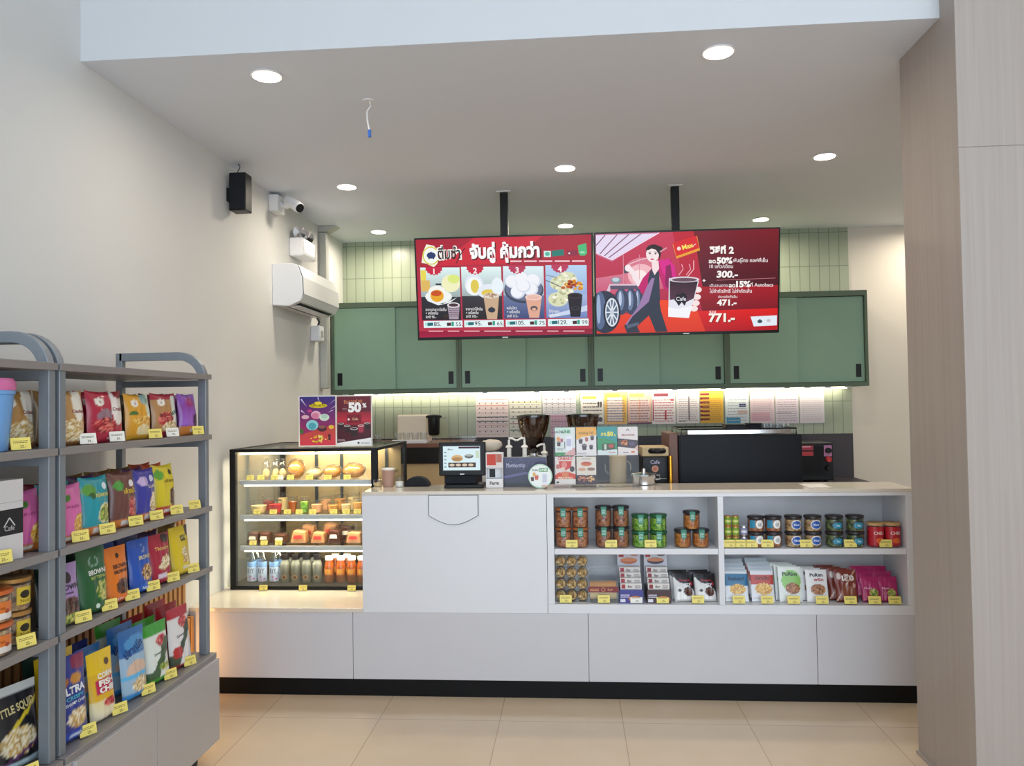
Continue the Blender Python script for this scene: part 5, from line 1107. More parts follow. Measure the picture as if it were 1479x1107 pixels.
# card holder with red advert
x0, x1 = cx_(702.5), cx_(727); xm = (x0+x1)/2; zt = cz_(654)
t = thing('tissue_box', 'white two-tier card box with a red advert on top beside the cash register', 'box', (xm, YC, CT))
MB().box(x0, x1, YC-.02, YC+.06, CT+.0006, CT+.05).box(x0, x1, YC+.03, YC+.06, CT+.05, zt).box(x0, x0+.004, YC-.02, YC+.03, CT+.05, CT+.11).box(x1-.004, x1, YC-.02, YC+.03, CT+.05, CT+.11).box(x0, x1, YC-.02, YC+.03, CT+.11, zt).build('holder', 'white_plastic', t, .002)
w = x1-x0; ar = Art(); ar.rect(x0+.004, x1-.004, CT+.008, CT+.042, '#e4e0dc').text('Farm', xm, CT+.018, .026, '#2a2424', .03)
ar.into(MB(), lambda x, y, h: (x, YC-.0203-h, y)).build('name_print', 'print_paper', t)
ar = Art(); ar.rect(x0+.004, x1-.004, CT+.112, zt-.004, '#d8d0cc').rect(x0+.006, x0+w*.6, CT+.125, zt-.006, '#c8402c').rect(x0+w*.62, x1-.005, CT+.14, zt-.006, '#b86a58')
ar.into(MB(), lambda x, y, h: (x, YC-.0203-h, y)).build('advert_print', 'print_paper', t)
MB().box(x0+.015, xm, YC+.0285, YC+.0298, CT+.055, CT+.10).build('card', 'black_plastic', t)
tag(MB().blob((cx_(710, .62), .62, cz_(643, .62)), (.07, .05, .036), 14, 9, .13, r4).build('cream_cloth', 'cream_cloth', None, smooth='all'), 'folded cream cloth behind the card box with the red advert', 'cloth')
# what the cloth lies on
q = cz_(643, .62)-.042
t = thing('bean_bin', 'pale bin under the cream cloth behind the counter', 'bin', (cx_(710, .62), .62, .9)); MB().box(cx_(698, .62), cx_(722, .62), .57, .67, .9005, q-.001).build('bin_body', 'white_plastic', t, .004)
# dark blue starry stand
def starry(ar, H):
    ar.rect(0, 100, 0, H, '#20223c', '#34345a'); ar.poly([(0, H*.28), (50, H*.42), (100, H*.3), (100, H*.36), (50, H*.5), (0, H*.36)], '#5a5888'); ar.rect(0, 100, 0, H*.14, '#141826')
    ar.specks(50, H*.75, 46, H*.2, 24, ['#8a8ab0', '#c8c8e0', '#6a6a9a'], .6, 1.3, r4).text('Membership', 28, H*.66, 14, '#b8b8d4', .0, width=44)
board('display_stand', ((727.5, 661), (790, 703)), starry, 'dark blue starry sign box standing on the counter before the coffee grinder', 'sign', None, YC+.03, .03)
# round sign
def roundsign():
    x = cx_(780.5, YC-.06); z = cz_(704, YC-.06); r = cx_(798, YC-.06)-x
    t = thing('round_sign', 'round white standing sign with green lettering and drinks pictures', 'sign', (x, YC-.06, CT))
    zc = CT+.001+r
    mb = MB(); mb.lathe([(r, -.003), (r, .003)], x, YC-.06, zc, 40, 'y', hx('#e6ebe6'))
    ar = Art(); ar.ell(0, 0, r*.98, r*.98, '#e8ece8', n=40).ring(0, 0, r*.98, r*.98, '#9ac8a0', r*.06, 40).rect(-r*.08, r*.62, r*.36, r*.68, '#2f8a44').text('LINE', r*.27, r*.42, r*.3, '#e8f4e8', .03).text('สะสม', -r*.4, r*.42, r*.26, '#3a3a3a', .02)
    cup(ar, -r*.3, -r*.3, r*.34, '#c8543a'); cup(ar, -r*.65, -r*.4, r*.3, '#4a2a2c'); cup(ar, -r*.5, -r*.0, r*.26, '#d8a040'); ar.rect(r*.15, r*.58, -r*.75, r*.25, '#dfe0e8').rect(r*.2, r*.53, -r*.5, r*.15, '#c4c6d4').ell(r*.36, -r*.8, r*.3, r*.08, '#d8a898')
    ar.into(mb, lambda a, b, h: (x+a, YC-.0632-h, zc+b)); mb.build('disc', 'print_gloss', t)
    MB().box(x-.02, x+.02, YC-.07, YC-.03, CT+.0006, CT+.003).build('foot', 'clear_plastic', t)
roundsign()
# clear leaflet stand with six leaflets
y = YC+.02
t = thing('leaflet_stand', 'clear acrylic leaflet stand holding two rows of leaflets', 'leaflet stand', (cx_(846, y), y, CT))
xa, xb, xc_ = cx_(800, y), cx_(862, y), cx_(923.5, y); zm, ztop = cz_(659, y), cz_(617, y)
MB().box(xa, xc_, y+.010, y+.013, CT+.001, ztop-.002).box(xa, xc_, y-.055, y+.010, CT+.0006, CT+.003).box(xa, xc_, y-.0035, y+.010, CT+.004, CT+.006).build('back_sheet', 'acrylic', t)
MB().box(xa, xc_, y-.002, y+.0098, zm-.004, zm-.002).build('ledge', 'acrylic', t)
def F1(ar, H):
    ar.rect(0, 100, 0, H, '#d4dcd8').poly([(0, 0), (100, 0), (100, H*.05), (40, H*.12), (0, H*.12)], '#3a8a4a').poly([(40, H*.02), (100, 0), (100, H*.3), (85, H*.25)], '#d0a0a0').rect(0, 70, H*.9, H, '#b8dcc8')
    ar.text('LINE', 55, H*.8, 22, '#2a8a50', .04).text('สมัคร', 22, H*.8, 18, '#3a4a44', .02).rect(53, 84, H*.2, H*.7, '#e4e4ee').rect(57, 80, H*.34, H*.6, '#b8b8d0').rect(46, 50, H*.25, H*.5, '#5a5a60')
    cup(ar, 16, H*.52, 18, '#d88a3a'); cup(ar, 33, H*.48, 16, '#b0506a'); cup(ar, 18, H*.34, 20, '#3a2228'); ar.lines(8, 40, H*.2, H*.28, 2, '#7a8a84', r4)
def F2(ar, H):
    ar.rect(0, 100, 0, H, '#dcd8d8').poly([(0, H), (0, H*.55), (30, H*.66), (100, H*.72), (100, H)], '#e0a440').text('รวมเมนู 135', 50, H*.76, 17, '#5a3a20', .02, width=74)
    for x, yy, s in ((22, .42, 22), (52, .5, 18), (80, .54, 20), (40, .2, 26), (74, .22, 20)): cup(ar, x, H*yy, s, '#43303c' if x != 52 else '#a85a50')
    ar.lines(6, 50, H*.06, H*.12, 2, '#8a8488', r4)
def F3(ar, H):
    ar.rect(0, 100, 0, H, '#1f8a8a').rect(0, 100, 0, H*.2, '#cfd8d8').poly([(0, H*.18), (0, H*.6), (30, H*.62), (100, H*.45), (100, H*.2)], '#2f8a5a').text('50', 66, H*.68, 30, '#e8d840', .05).text('ลด', 32, H*.69, 24, '#e8d840', .04).text('%', 90, H*.67, 12, '#e8d840', .03)
    ar.poly([(22, H*.16), (88, H*.2), (90, H*.42), (24, H*.4)], '#3a4a3a').ell(70, H*.32, 14, 10, '#b04838').rect(34, 46, H*.2, H*.38, '#b8c8b0').text('Combo', 74, H*.07, 11, '#b04838', .02)
def F4(ar, H):
    ar.rect(0, 100, 0, H, '#dcd2d0').poly([(0, H*.3), (100, H*.22), (100, H*.52), (0, H*.6)], '#3a2830').specks(32, H*.44, 20, H*.08, 22, ['#c8784a', '#b0603a', '#d89868'], 3, 6, r4).ell(72, H*.4, 16, 10, '#52406a').poly([(80, H*.22), (100, H*.16), (100, H*.36)], '#d8b0a8')
    ar.line([(42, H*.86), (50, H*.93), (58, H*.86)], 3, '#4a4448').text('BROWNIE', 52, H*.68, 13, '#8a4a30', .02, width=64).lines(26, 52, H*.08, H*.14, 1, '#5a5060', r4).rect(66, 84, H*.08, H*.14, '#c86a40')
def F5(ar, H):
    ar.rect(0, 100, 0, H, '#dccfc8').text('CINBARO', 50, H*.88, 20, '#c8382c', .04, width=72).poly([(18, H*.84), (82, H*.84), (78, H*.6), (50, H*.5), (22, H*.6)], '#c83a34').ell(45, H*.7, 14, 16, '#d88078').ell(38, H*.56, 12, 8, '#e0c0b4').ell(84, H*.55, 12, 14, '#3a2a30').ell(14, H*.64, 10, 12, '#b86a60')
    ar.poly([(0, H*.2), (100, H*.2), (100, H*.36), (70, H*.44), (50, H*.4), (20, H*.44), (0, H*.34)], '#d0442c').rect(34, 66, H*.28, H*.46, '#d87a50').text('PROMO', 50, H*.19, 16, '#f0d8b8', .03, width=70).rect(0, 100, 0, H*.17, '#ddd6d0').ell(12, H*.08, 7, 5, '#2a2424')
def F6(ar, H):
    ar.rect(0, 100, 0, H, '#dad0c4').rect(0, 100, 0, H*.34, '#3c2430').ell(50, H*.74, 28, H*.08, '#c86a3c').ell(50, H*.77, 20, H*.05, '#b8543a').ell(28, H*.54, 20, H*.06, '#c89878').ell(74, H*.55, 20, H*.06, '#8a6a58').ell(50, H*.38, 9, 9, '#d8ccc0')
    ar.specks(28, H*.2, 22, H*.09, 26, ['#c87a60', '#b05a48', '#d8a080'], 3, 6, r4).specks(74, H*.2, 20, H*.09, 26, ['#d8a060', '#c88a48', '#e8c090'], 3, 6, r4).lines(26, 74, H*.91, H*.95, 1, '#8a7a70', r4)
ly = y+.006
for a, b, f, l in (((801.5, 618), (831, 658.5), F1, 'white and green leaflet with a phone, upper row of the clear stand'), ((832, 617.5), (861.5, 658.5), F2, 'white leaflet with orange top and dark cups, upper row of the clear stand'),
                   ((862.5, 617), (891.5, 657.5), F3, 'teal half-price leaflet in the clear stand'), ((892, 617), (921.5, 657.5), F4, 'white leaflet with a dark brown middle band in the clear stand'),
                   ((801.5, 660), (831.5, 700), F5, 'white and red promotion leaflet, lower row of the clear stand'), ((832.5, 660), (861.5, 700), F6, 'cream and dark brown pastry leaflet, lower row of the clear stand')):
    board('leaflet', (a, b), f, l, 'leaflet', 'leaflets in the clear stand', ly, .001, 'print_gloss')
# cups and small tubs near the fridge
x = cx_(561, .26)
t = thing('paper_cup', 'tall stack-like dusty pink paper cup with a pale rim beside the fridge', 'cup', (x, .26, CT))
MB().lathe([(.030, .0008), (.036, .095)], x, .26, CT, 24).build('cup_body', 'kraft', t, smooth=True); MB().lathe([(.037, .0955), (.038, .103), (.034, .106), (0, .106)], x, .26, CT, 24).build('rim', 'white_cap', t, smooth=True)
x = cx_(577, .24)
t = thing('clear_tub', 'small clear tub with white label on the counter', 'tub', (x, .24, CT)); MB().lathe([(.026, .0008), (.028, .05), (.024, .055), (0, .055)], x, .24, CT, 20).build('tub_wall', 'clear_plastic', t, smooth=True); MB().lathe([(.022, .002), (.023, .03), (0, .031)], x, .24, CT, 16).build('contents', 'white_card', t, smooth=True)
x = cx_(546, .27)
t = thing('clear_tub', 'round clear candy tub beside the fridge post', 'tub', (x, .27, CT)); MB().lathe([(.024, .0008), (.026, .035), (.026, .04), (0, .041)], x, .27, CT, 20).build('tub_wall', 'clear_plastic', t, smooth=True); MB().lathe([(.021, .002), (.022, .02), (0, .021)], x, .27, CT, 16).build('contents', 'bread_pale', t, smooth=True)
x = cx_(603, .27)
t = thing('tape_dispenser', 'low black half-round dome on the counter before the fridge of drinks', 'dispenser', (x, .27, CT)); mb = MB(); mb.prism([(x+.072*math.cos(PI*k/20), CT+.0008+.055*math.sin(PI*k/20)) for k in range(21)], 'y', .24, .31); mb.build('dome', 'black_matte', t, .004)
# chrome pot on a warmer
x = cx_(930, .285)
t = thing('serving_pot', 'low shiny chrome pot with dark lid and loop handle on the counter', 'pot', (x, .2, CT))
YP = .285; MB().lathe([(.060, .0008), (.064, .004), (.064, .035), (.070, .045), (.072, .05)], x, YP, CT, 32).build('pot_body', 'chrome', t, smooth=True)
MB().lathe([(.073, .0505), (.07, .058), (.03, .066), (.012, .068), (.012, .088), (0, .089)], x, YP, CT, 32).build('lid', 'chrome', t, smooth=True)
MB().tube([(x+.070, YP, CT+.05), (x+.088, YP, CT+.052), (x+.09, YP, CT+.03), (x+.066, YP, CT+.025)], .004).build('handle', 'chrome', t, smooth=True)
# white slab added to stand in for a reflection at the counter end
p = atZ(1177, 702, CT); tag(MB().box(p.x-.06, p.x+.06, p.y-.09, p.y+.09, CT+.0006, CT+.0016).build('reflection_slab', 'white_card'), 'flat white slab standing in for a reflection on the counter below the toaster oven', 'card')

# ---- behind: grinders, pumps, espresso machine, brewer
def zb(v, y): return atY(740, v, y).z
yb = .69
def grinder(u, name, label, full):
    x = cx_(u, yb); zt = zb(600.5, yb); z0 = .9
    t = thing('coffee_grinder', label, 'coffee grinder', (x, yb, z0), 'coffee grinders')
    r = (cx_(u+23.5, yb)-cx_(u-23.5, yb))/2; zc = zb(655, yb)
    hp = [(.018, zc), (.035, zc+.012), (r*.62, zc+(zt-zc)*.36), (r*.86, zc+(zt-zc)*.62), (r*.97, zc+(zt-zc)*.85), (r, zt)]
    MB().lathe([(a, b) for a, b in hp], x, yb, 0, 36).build('hopper', 'smoked', t, smooth=True)
    MB().lathe([(r*1.01, zt-.014), (r*1.03, zt-.012), (r*1.03, zt), (r*.6, zt+.006), (0, zt+.007)], x, yb, 0, 36).build('lid', 'smoked', t, smooth=True)
    MB().lathe([(.016, zc+.002), (.032, zc+.014), (r*.55, zc+(zt-zc)*.33), (0, zc+(zt-zc)*.36)], x, yb, 0, 28).build('beans', 'chocolate', t, smooth=True)
    MB().lathe([(.06, zc-.03), (.06, zc-.02), (.026, zc-.014), (.022, zc-.0005)], x, yb, 0, 28).build('collar', 'chrome', t, smooth=True)
    MB().box(x-.075, x+.075, yb-.09, yb+.11, z0+.0005, zc-.031).build('motor_body', 'black_plastic', t, .012)
    MB().tube([(x+.05, yb-.02, zc-.015), (x+.09, yb-.03, zc-.012)], .005).build('dose_lever', 'chrome', t, smooth=True)
grinder(772, '', 'coffee grinder with a big smoky brown hopper behind the starry sign box', True)
grinder(843, '', 'coffee grinder with its brown hopper rising behind the leaflet stand', False)
for u, w in ((736, 'nearest the cream cloth'), (758.5, 'touching the side of the big coffee hopper'), (787, 'between the big hopper and the leaflet stand')):
    y = .50; x = cx_(u, y); zt = zb(633 if u < 780 else 642, y)
    t = thing('syrup_pump', 'white syrup pump bottle '+w, 'syrup bottle', (x, y, .9), 'syrup pumps')
    MB().lathe([(.025, .9008), (.026, .91), (.026, 1.0), (.014, 1.03), (.014, 1.05)], x, y, 0, 20).build('bottle', 'white_plastic', t, smooth=True)
    MB().lathe([(.013, 1.051), (.013, zt-.06), (.022, zt-.055), (.016, zt-.045), (.007, zt-.04), (.007, zt-.012)], x, y, 0, 16).build('pump_stem', 'white_cap', t, smooth=True)
    s = -1 if u < 745 else 1
    MB().tube([(x, y, zt-.012), (x, y, zt-.002), (x+s*-.02, y-.01, zt-.002), (x+s*-.045, y-.02, zt-.014)], .006).build('spout', 'white_cap', t, smooth=True)
# espresso machine seen from behind
ym = .62; xa, xb = cx_(981, ym), cx_(1160, ym); zt = zb(632, ym)
t = thing('espresso_machine', 'large black espresso machine turned away, with a cup rail on top', 'espresso machine', ((xa+xb)/2, ym, .9))
MB().box(xa, xb, ym, ym+.46, .955, zt).build('body', 'espresso_black', t, .006)
MB().box(xa+.01, xb-.01, ym-.004, ym-.0002, .97, zt-.012).build('rear_panel', 'espresso_black', t, .002)
MB().box(xa-.055, xa-.0005, ym+.02, ym+.40, .96, zt+.012).build('side_panel', 'wood_brown', t, .004)['label'] = 'dark brown side panel'
for sx in (xa+.05, xb-.05):
    for sy in (ym+.05, ym+.4): MB().lathe([(.02, .9006), (.02, .9545)], sx, sy, 0, 14).build('foot', 'black_plastic', t, smooth=True)
rl = MB(); zr = zt+.035
rl.tube([(xa+.02, ym+.01, zt), (xa+.02, ym+.01, zr), (xb-.03, ym+.01, zr), (xb-.03, ym+.01, zt)], .005).tube([(xa+.02, ym+.44, zt), (xa+.02, ym+.44, zr), (xb-.03, ym+.44, zr), (xb-.03, ym+.44, zt)], .005).tube([(xa+.02, ym+.01, zr), (xa+.02, ym+.44, zr)], .005).tube([(xb-.03, ym+.01, zr), (xb-.03, ym+.44, zr)], .005)
rl.build('cup_rail', 'black_plastic', t, smooth=True)
MB().box(xa+.06, xb-.06, ym+.012, ym+.018, zt+.006, zt+.028).build('rail_plate', 'chrome', t)
for i, (u, w, h, m, l) in enumerate(((1004, .1, .028, 'white_plastic', 'flat white dish on the espresso machine, near the wood side'), (1062, .12, .05, 'black_plastic', 'black tray box on top of the espresso machine'), (1090, .075, .055, 'black_matte', 'dark square canister on top of the espresso machine'))):
    x = cx_(u, ym+.2); tt = thing('canister' if i else 'dish', l, 'canister' if i else 'dish', (x, ym+.2, zt))
    if i: 
        MB().box(x-w/2, x+w/2, ym+.14, ym+.26, zt+.0006, zt+h).build('body', m, tt, .004); MB().box(x-w/2-.002, x+w/2+.002, ym+.138, ym+.262, zt+h+.0002, zt+h+.008).build('lid', m, tt, .002)
    else: MB().lathe([(.035, .0008), (.055, .02), (.058, .028), (.05, .024), (0, .006)], x, ym+.2, zt, 24).build('bowl', m, tt, smooth=True)
CG = thing('glass_cup', 'x', 'glass'); MB().lathe([(.022, 0), (.026, .003), (.031, .06), (.028, .06), (.023, .006), (0, .005)], n=20).build('glass_body', 'clear_plastic', CG, smooth=True)
fst = True
for j in range(2):
    for k in range(4):
        x = cx_(1102+9.2*k, ym+.2); loc = (x, ym+.12+.1*j, zt+.0008); lab = f'glass cup on the espresso machine, {["nearest the dark canister", "second from the dark canister", "third from the dark canister", "at the machine end"][k]}, {"front" if j == 0 else "rear"} row'
        if fst: CG.location = loc; CG['label'] = lab; CG['group'] = 'glasses on the espresso machine'; fst = False
        else: dup(CG, loc, lab, 'glasses on the espresso machine')
# brewer with logo
ym = .56; xa, xb = cx_(928, ym), cx_(965.5, ym); zt = zb(648, ym)
t = thing('coffee_brewer', 'black coffee brewer with a beige top strip and round orange emblem', 'coffee machine', ((xa+xb)/2, ym, .9))
MB().box(xa, xb, ym, ym+.2, .9006, zt-.055).build('body', 'black_plastic', t, .006)
MB().box(xa-.002, xb+.002, ym-.03, ym+.2, zt-.0545, zt).build('head', 'beige_panel', t, .006)
MB().lathe([(.055, -.0), (.06, .01), (.06, .02), (.05, .03)], (xa+xb)/2+.01, ym-.002, zt-.036, 24, 'z').build('filter_holder', 'black_plastic', t, smooth=True)
ar = Art(); xm = (xa+xb)/2; zz = zt-.13; ar.ell(xm, zz, .02, .02, '#c87a4a').ell(xm, zz, .012, .012, '#a8502c').text('Cafe', xm, zz+.03, .03, '#b8a8c0', .01).rect(xa+.02, xb-.01, zt-.19, zt-.187, '#9a9a8a')
ar.into(MB(), lambda a, b, h: (a, ym-.0004-h, b)).build('emblem', 'print_gloss', t)
xg = cx_(969, .5); t = thing('brass_post', 'slim shiny brass post between the brewer and the espresso machine', 'post', (xg, .5, .9))
MB().lathe([(.013, .9006), (.013, .906), (.012, .91), (.012, zb(661, .5)), (0, zb(661, .5)+.001)], xg, .5, 0, 20).build('rod', 'brass', t, smooth=True)
# pitcher seen through the clear stand
xq = cx_(893, .55); t = thing('measuring_pitcher', 'beige pitcher with loop handles seen through the clear leaflet stand', 'pitcher', (xq, .55, .9)); zt = zb(660, .55)
MB().lathe([(.045, .9008), (.05, .91), (.05, zt-.02), (.052, zt)], xq, .55, 0, 24).build('pitcher_body', 'beige_panel', t, smooth=True)
for s in (-1, 1): MB().tube([(xq+s*.052, .55, zt-.03), (xq+s*.075, .55, zt-.05), (xq+s*.075, .55, zt-.09), (xq+s*.051, .55, zt-.11)], .004).build('handle', 'chrome', t, smooth=True)
# toaster oven at the back
yo = 2.42; xa, xb = atY(1150, 640, yo).x, atY(1203, 640, yo).x; zt = zb(640, yo)+.0; zt = atY(1180, 640, yo).z
t = thing('toaster_oven', 'black toaster oven with red panel and round dials at the back', 'oven', ((xa+xb)/2, yo, .86))
MB().box(xa, xb, yo, yo+.36, .885, zt).build('body', 'black_plastic', t, .006)
for sx in (xa+.03, xb-.03): MB().lathe([(.015, .8606), (.015, .8845)], sx, yo+.1, 0, 12).build('foot', 'black_matte', t, smooth=True)
MB().box(xa+.01, xb-.085, yo-.006, yo-.0005, .93, zt-.03).build('door_glass', 'black_matte', t)
xz = xb-.16
for nm, ops in (('warning_label', ((xa+.01, xz, zt-.06, zt-.02, '#9a1c34'), (xa+.01, xz-.02, zt-.035, zt-.028, '#d8a0b0'))), ('red_label', ((xa+.01, xz, zt-.105, zt-.07, '#a8202c'),)), ('dial_plate', ((xb-.075, xb-.012, zt-.11, zt-.02, '#b87aa8'),))):
    ar = Art(); [ar.rect(*o) for o in ops]
    ar.into(MB(), lambda a, b, h: (a, yo-.0064-h, b)).build(nm, 'print_gloss', t)
for k in range(3): MB().lathe([(.022, -.03), (.024, -.002)], xb-.043, yo-.006, zt-.062-.072*k, 20, 'y').build('dial', 'black_plastic' if k != 1 else 'red_snack', t, smooth=True)
# back counter runs
t = thing('back_counter', 'dark low back counter along the tiled wall under the toaster oven', 'counter', (1.2, 2.3, 0))
MB().box(-.7, 2.46, 2.28, YW-.0145, .82, .86).build('worktop', 'dark_panel', t); MB().box(-.68, 2.44, 2.32, YW-.0145, 0, .8198).build('base', 'black_matte', t)
yk = 2.30; zk = atY(600, 641, yk).z
t = thing('back_cabinet', 'brown-topped cabinet with a black front against the tiled wall near the fridge', 'cabinet', (-1.3, yk, 0))
MB().box(-1.98, -.86, yk, YW-.0145, zk-.035, zk).build('wood_top', 'wood_brown', t, .002)
MB().box(-1.96, -.88, yk+.02, YW-.0145, zk-.17, zk-.0352).build('front', 'black_plastic', t)
MB().box(-1.96, -.88, yk+.04, YW-.0145, .001, zk-.1702).build('lower_front', 'beige_panel', t)
yk += .12
xa, xb = atY(570.5, 600, yk).x, atY(617, 600, yk).x
t = thing('towel_box', 'big plain cream box with rounded corners against the tiles', 'box', ((xa+xb)/2, yk+.12, zk)); MB().box(xa, xb, yk+.08, yk+.22, zk+.0008, atY(600, 599.5, yk+.08).z).build('casing', 'cream_cloth', t, .012)
MB().box(xb-.022, xb-.016, yk+.076, yk+.0795, zk+.03, atY(600, 604, yk+.08).z).build('seam', 'beige_panel', t)
xa, xb = atY(568, 640, yk-.05).x, atY(617, 640, yk-.05).x
tr = thing('glass_tray', 'white tray of small glasses on the brown-topped cabinet', 'tray', ((xa+xb)/2, yk-.03, zk)); MB().box(xa, xb, yk-.09, yk+.05, zk+.0006, zk+.012).box(xa, xb, yk-.092, yk-.089, zk+.012, zk+.03).build('tray_base', 'white_plastic', tr, .002)
gname = ['at the wall-side end', 'second', 'third', 'at the blender end']
G2 = thing('drinking_glass', 'x', 'glass'); MB().lathe([(.024, 0), (.027, .003), (.034, .075), (.031, .075), (.025, .006), (0, .005)], n=20).build('glass_body', 'clear_plastic', G2, smooth=True)
for j in range(4):
    loc = (xa+.035+(xb-xa-.07)*j/3, yk-.02, zk+.0125); lab = f'small drinking glass on the white tray, {gname[j]}'
    if j == 0: G2.location = loc; G2['label'] = lab; G2['group'] = 'glasses on the white tray'
    else: dup(G2, loc, lab, 'glasses on the white tray')
x = atY(546, 633, yk).x; dup(G2, (x, yk, zk+.0008), 'lone drinking glass beside the poster on the brown-topped cabinet', 'glasses on the white tray')
x = atY(627, 640, yk+.02).x; zt = atY(627, 599, yk).z
t = thing('blender', 'black blender with dark jug and clear measuring cup on its side', 'blender', (x, yk+.02, zk))
MB().lathe([(.065, .0008), (.055, .05), (.035, .06)], x, yk+.02, zk, 24).build('motor_base', 'clear_plastic', t, smooth=True)
MB().lathe([(.04, zk+.062), (.048, zk+.075), (.052, zt-.035), (.052, zt-.03)], x, yk+.02, 0, 24).build('jug', 'black_plastic', t, smooth=True)
MB().lathe([(.066, zt-.029), (.068, zt-.012), (.05, zt-.004), (0, zt)], x, yk+.02, 0, 24).build('lid', 'black_matte', t, smooth=True)
MB().tube([(x+.05, yk+.02, zt-.03), (x+.11, yk+.02, zt-.035), (x+.115, yk+.02, zt-.08)], .009).build('handle', 'clear_plastic', t, smooth=True)
xa, xb = atY(650, 632, yk).x, atY(687, 632, yk).x
t = thing('clear_box', 'long low clear plastic box between the blender and the schedule sheets', 'box', ((xa+xb)/2, yk, zk)); MB().box(xa, xb, yk, yk+.003, zk+.001, zk+.05).box(xa, xb, yk+.12, yk+.123, zk+.001, zk+.05).box(xa, xa+.003, yk+.003, yk+.12, zk+.001, zk+.05).box(xb-.003, xb, yk+.003, yk+.12, zk+.001, zk+.05).box(xa, xb, yk, yk+.123, zk+.0004, zk+.001).build('tray', 'clear_plastic', t)
MB().box(xa, xb, yk, yk+.123, zk+.0502, zk+.055).build('lid', 'clear_plastic', t)

# ================================================================== MENU SCREENS hanging from the ceiling
TV_T = math.radians(8)
def tv(x0, x1, art, q, label, polex):
    """q maps the artwork's own units to 0..1 across and 0..1 up"""
    yb_, z0, zh = 1.32, 2.012, .716
    t = thing('menu_screen', label, 'screen', ((x0+x1)/2, yb_, z0), 'menu screens over the counter')
    ca, sa = math.cos(TV_T), math.sin(TV_T)
    def P(x, d, z): return (x, yb_-z*sa+d*ca, z0+z*ca+d*sa)     # d: depth behind the face, z: up the face
    def slab(mb, a, b, d0, d1, z_0, z_1):
        vs = [P(x, d, z) for z in (z_0, z_1) for d in (d0, d1) for x in (a, b)]
        return mb.add(vs, [(0, 2, 3, 1), (4, 5, 7, 6), (0, 1, 5, 4), (2, 6, 7, 3), (0, 4, 6, 2), (1, 3, 7, 5)])
    slab(MB(), x0, x1, 0, .045, 0, zh).build('housing', 'black_plastic', t, .003)
    bw = .012; W, H = x1-x0-2*bw, zh-.012-.02
    mb = MB(); art.into(mb, lambda x, y, h: (lambda a: P(x0+bw+a[0]*W, -.0006-h, .02+a[1]*H))(q(x, y)), .00005)
    mb.build('picture', 'screen', t)
    slab(MB(), (x0+x1)/2-.02, (x0+x1)/2+.02, -.002, -.0002, .006, .012).build('logo', 'white_plastic', t)
    br = MB(); slab(br, polex-.12, polex+.12, .0455, .07, .3, .5); br.build('mount_plate', 'black_matte', t)
    py = P(0, .09, .4)[1]
    MB().box(polex-.028, polex+.028, py+.02, py+.076, z0+.3, ZC-.006).build('ceiling_pole', 'black_plastic', t, .004)
    MB().box(polex-.05, polex+.05, py-.003, py+.099, ZC-.006, ZC-.0005).build('ceiling_plate', 'white_plastic', t)
    slab(MB(), polex-.02, polex+.02, .0705, .15, .38, .42).build('mount_arm', 'black_matte', t)
def clampart(a): return a
R = random.Random(5)
# --- screen one: four meals
A = Art()
def bk(pts): return [(x, y) for x, y in pts]
A.poly([(65, 1052), (1222, 1027), (1222, 352), (65, 385)], '#a81830', '#b8304a')
A.poly([(65, 560), (600, 545), (640, 470), (420, 545)], '#e03428').poly([(200, 560), (700, 548), (900, 360), (450, 372)], '#cc2438')
A.poly([(65, 1052), (1222, 1027), (1222, 990), (65, 1010)], '#8a1230', '#a81c44')
# logo
A.poly([(98, 540), (110, 470), (135, 415), (185, 425), (220, 470), (205, 545), (180, 570), (130, 545)], '#f2f0dc')
A.ell(163, 492, 56, 62, '#d8d040').ell(163, 492, 48, 54, '#f4f8f0').ell(165, 490, 30, 22, '#2a3a6a')
A.poly([(140, 495), (165, 462), (190, 495)], '#2a3a6a').rect(145, 155, 495, 515, '#2a3a6a').rect(175, 185, 495, 515, '#2a3a6a')
def T(s, x, y, h, c, bold=.02, al='c', width=None, rot=0., shear=0.):
    # artwork y runs down: glyphs are flipped
    A.k += 1; vs, fs, a, b = text_geo(s, bold, shear); o = {'c': (a+b)/2, 'l': a, 'r': b}[al]; sx = width/(b-a) if width else h; c = hx(c)
    cr, sr = math.cos(rot), math.sin(rot)
    p = [((v[0]-o)*sx, -v[1]*h) for v in vs]; A.it.append(([(x+m*cr-n*sr, y+m*sr+n*cr) for m, n in p], fs, [c]*len(p), A.k))
T('ติ่มซำ', 285, 515, 105, '#f4f2ee', .075, width=170, rot=-.03); T('ติ่มซำ', 285, 512, 100, '#2a2020', .02, width=150, rot=-.03)
A.line([(330, 545), (352, 500), (390, 440)], 6, '#3a1c20')
T('จับคู่ คุ้มกว่า', 662, 512, 118, '#5a1018', .06, width=470, rot=-.02); T('จับคู่ คุ้มกว่า', 654, 504, 118, '#fbfbfb', .05, width=462, rot=-.02)
A.rect(912, 958, 462, 503, '#d0f0e8').ell(935, 482, 16, 14, '#50b8a0').poly([(962, 462), (1040, 450), (1046, 492), (966, 500)], '#1f7a70').poly([(1062, 460), (1130, 455), (1134, 492), (1066, 496)], '#8a2440'); A.ell(1078, 478, 6, 6, '#e8d8e0')
A.poly([(1135, 425), (1190, 410), (1194, 480), (1180, 494), (1150, 494), (1140, 480)], '#48b878').ell(1164, 472, 18, 8, '#90dab0')
A.lines(690, 1200, 526, 540, 1, '#f0c8d0', R, .7)
PX = [(88, 352, 572, 932), (362, 628, 568, 926), (640, 908, 564, 922), (920, 1190, 558, 918)]
def sky(x0, x1, y0, y1, top, bot): A.poly([(x0, y1), (x1, y1), (x1, y0), (x0, y0)], top, bot)
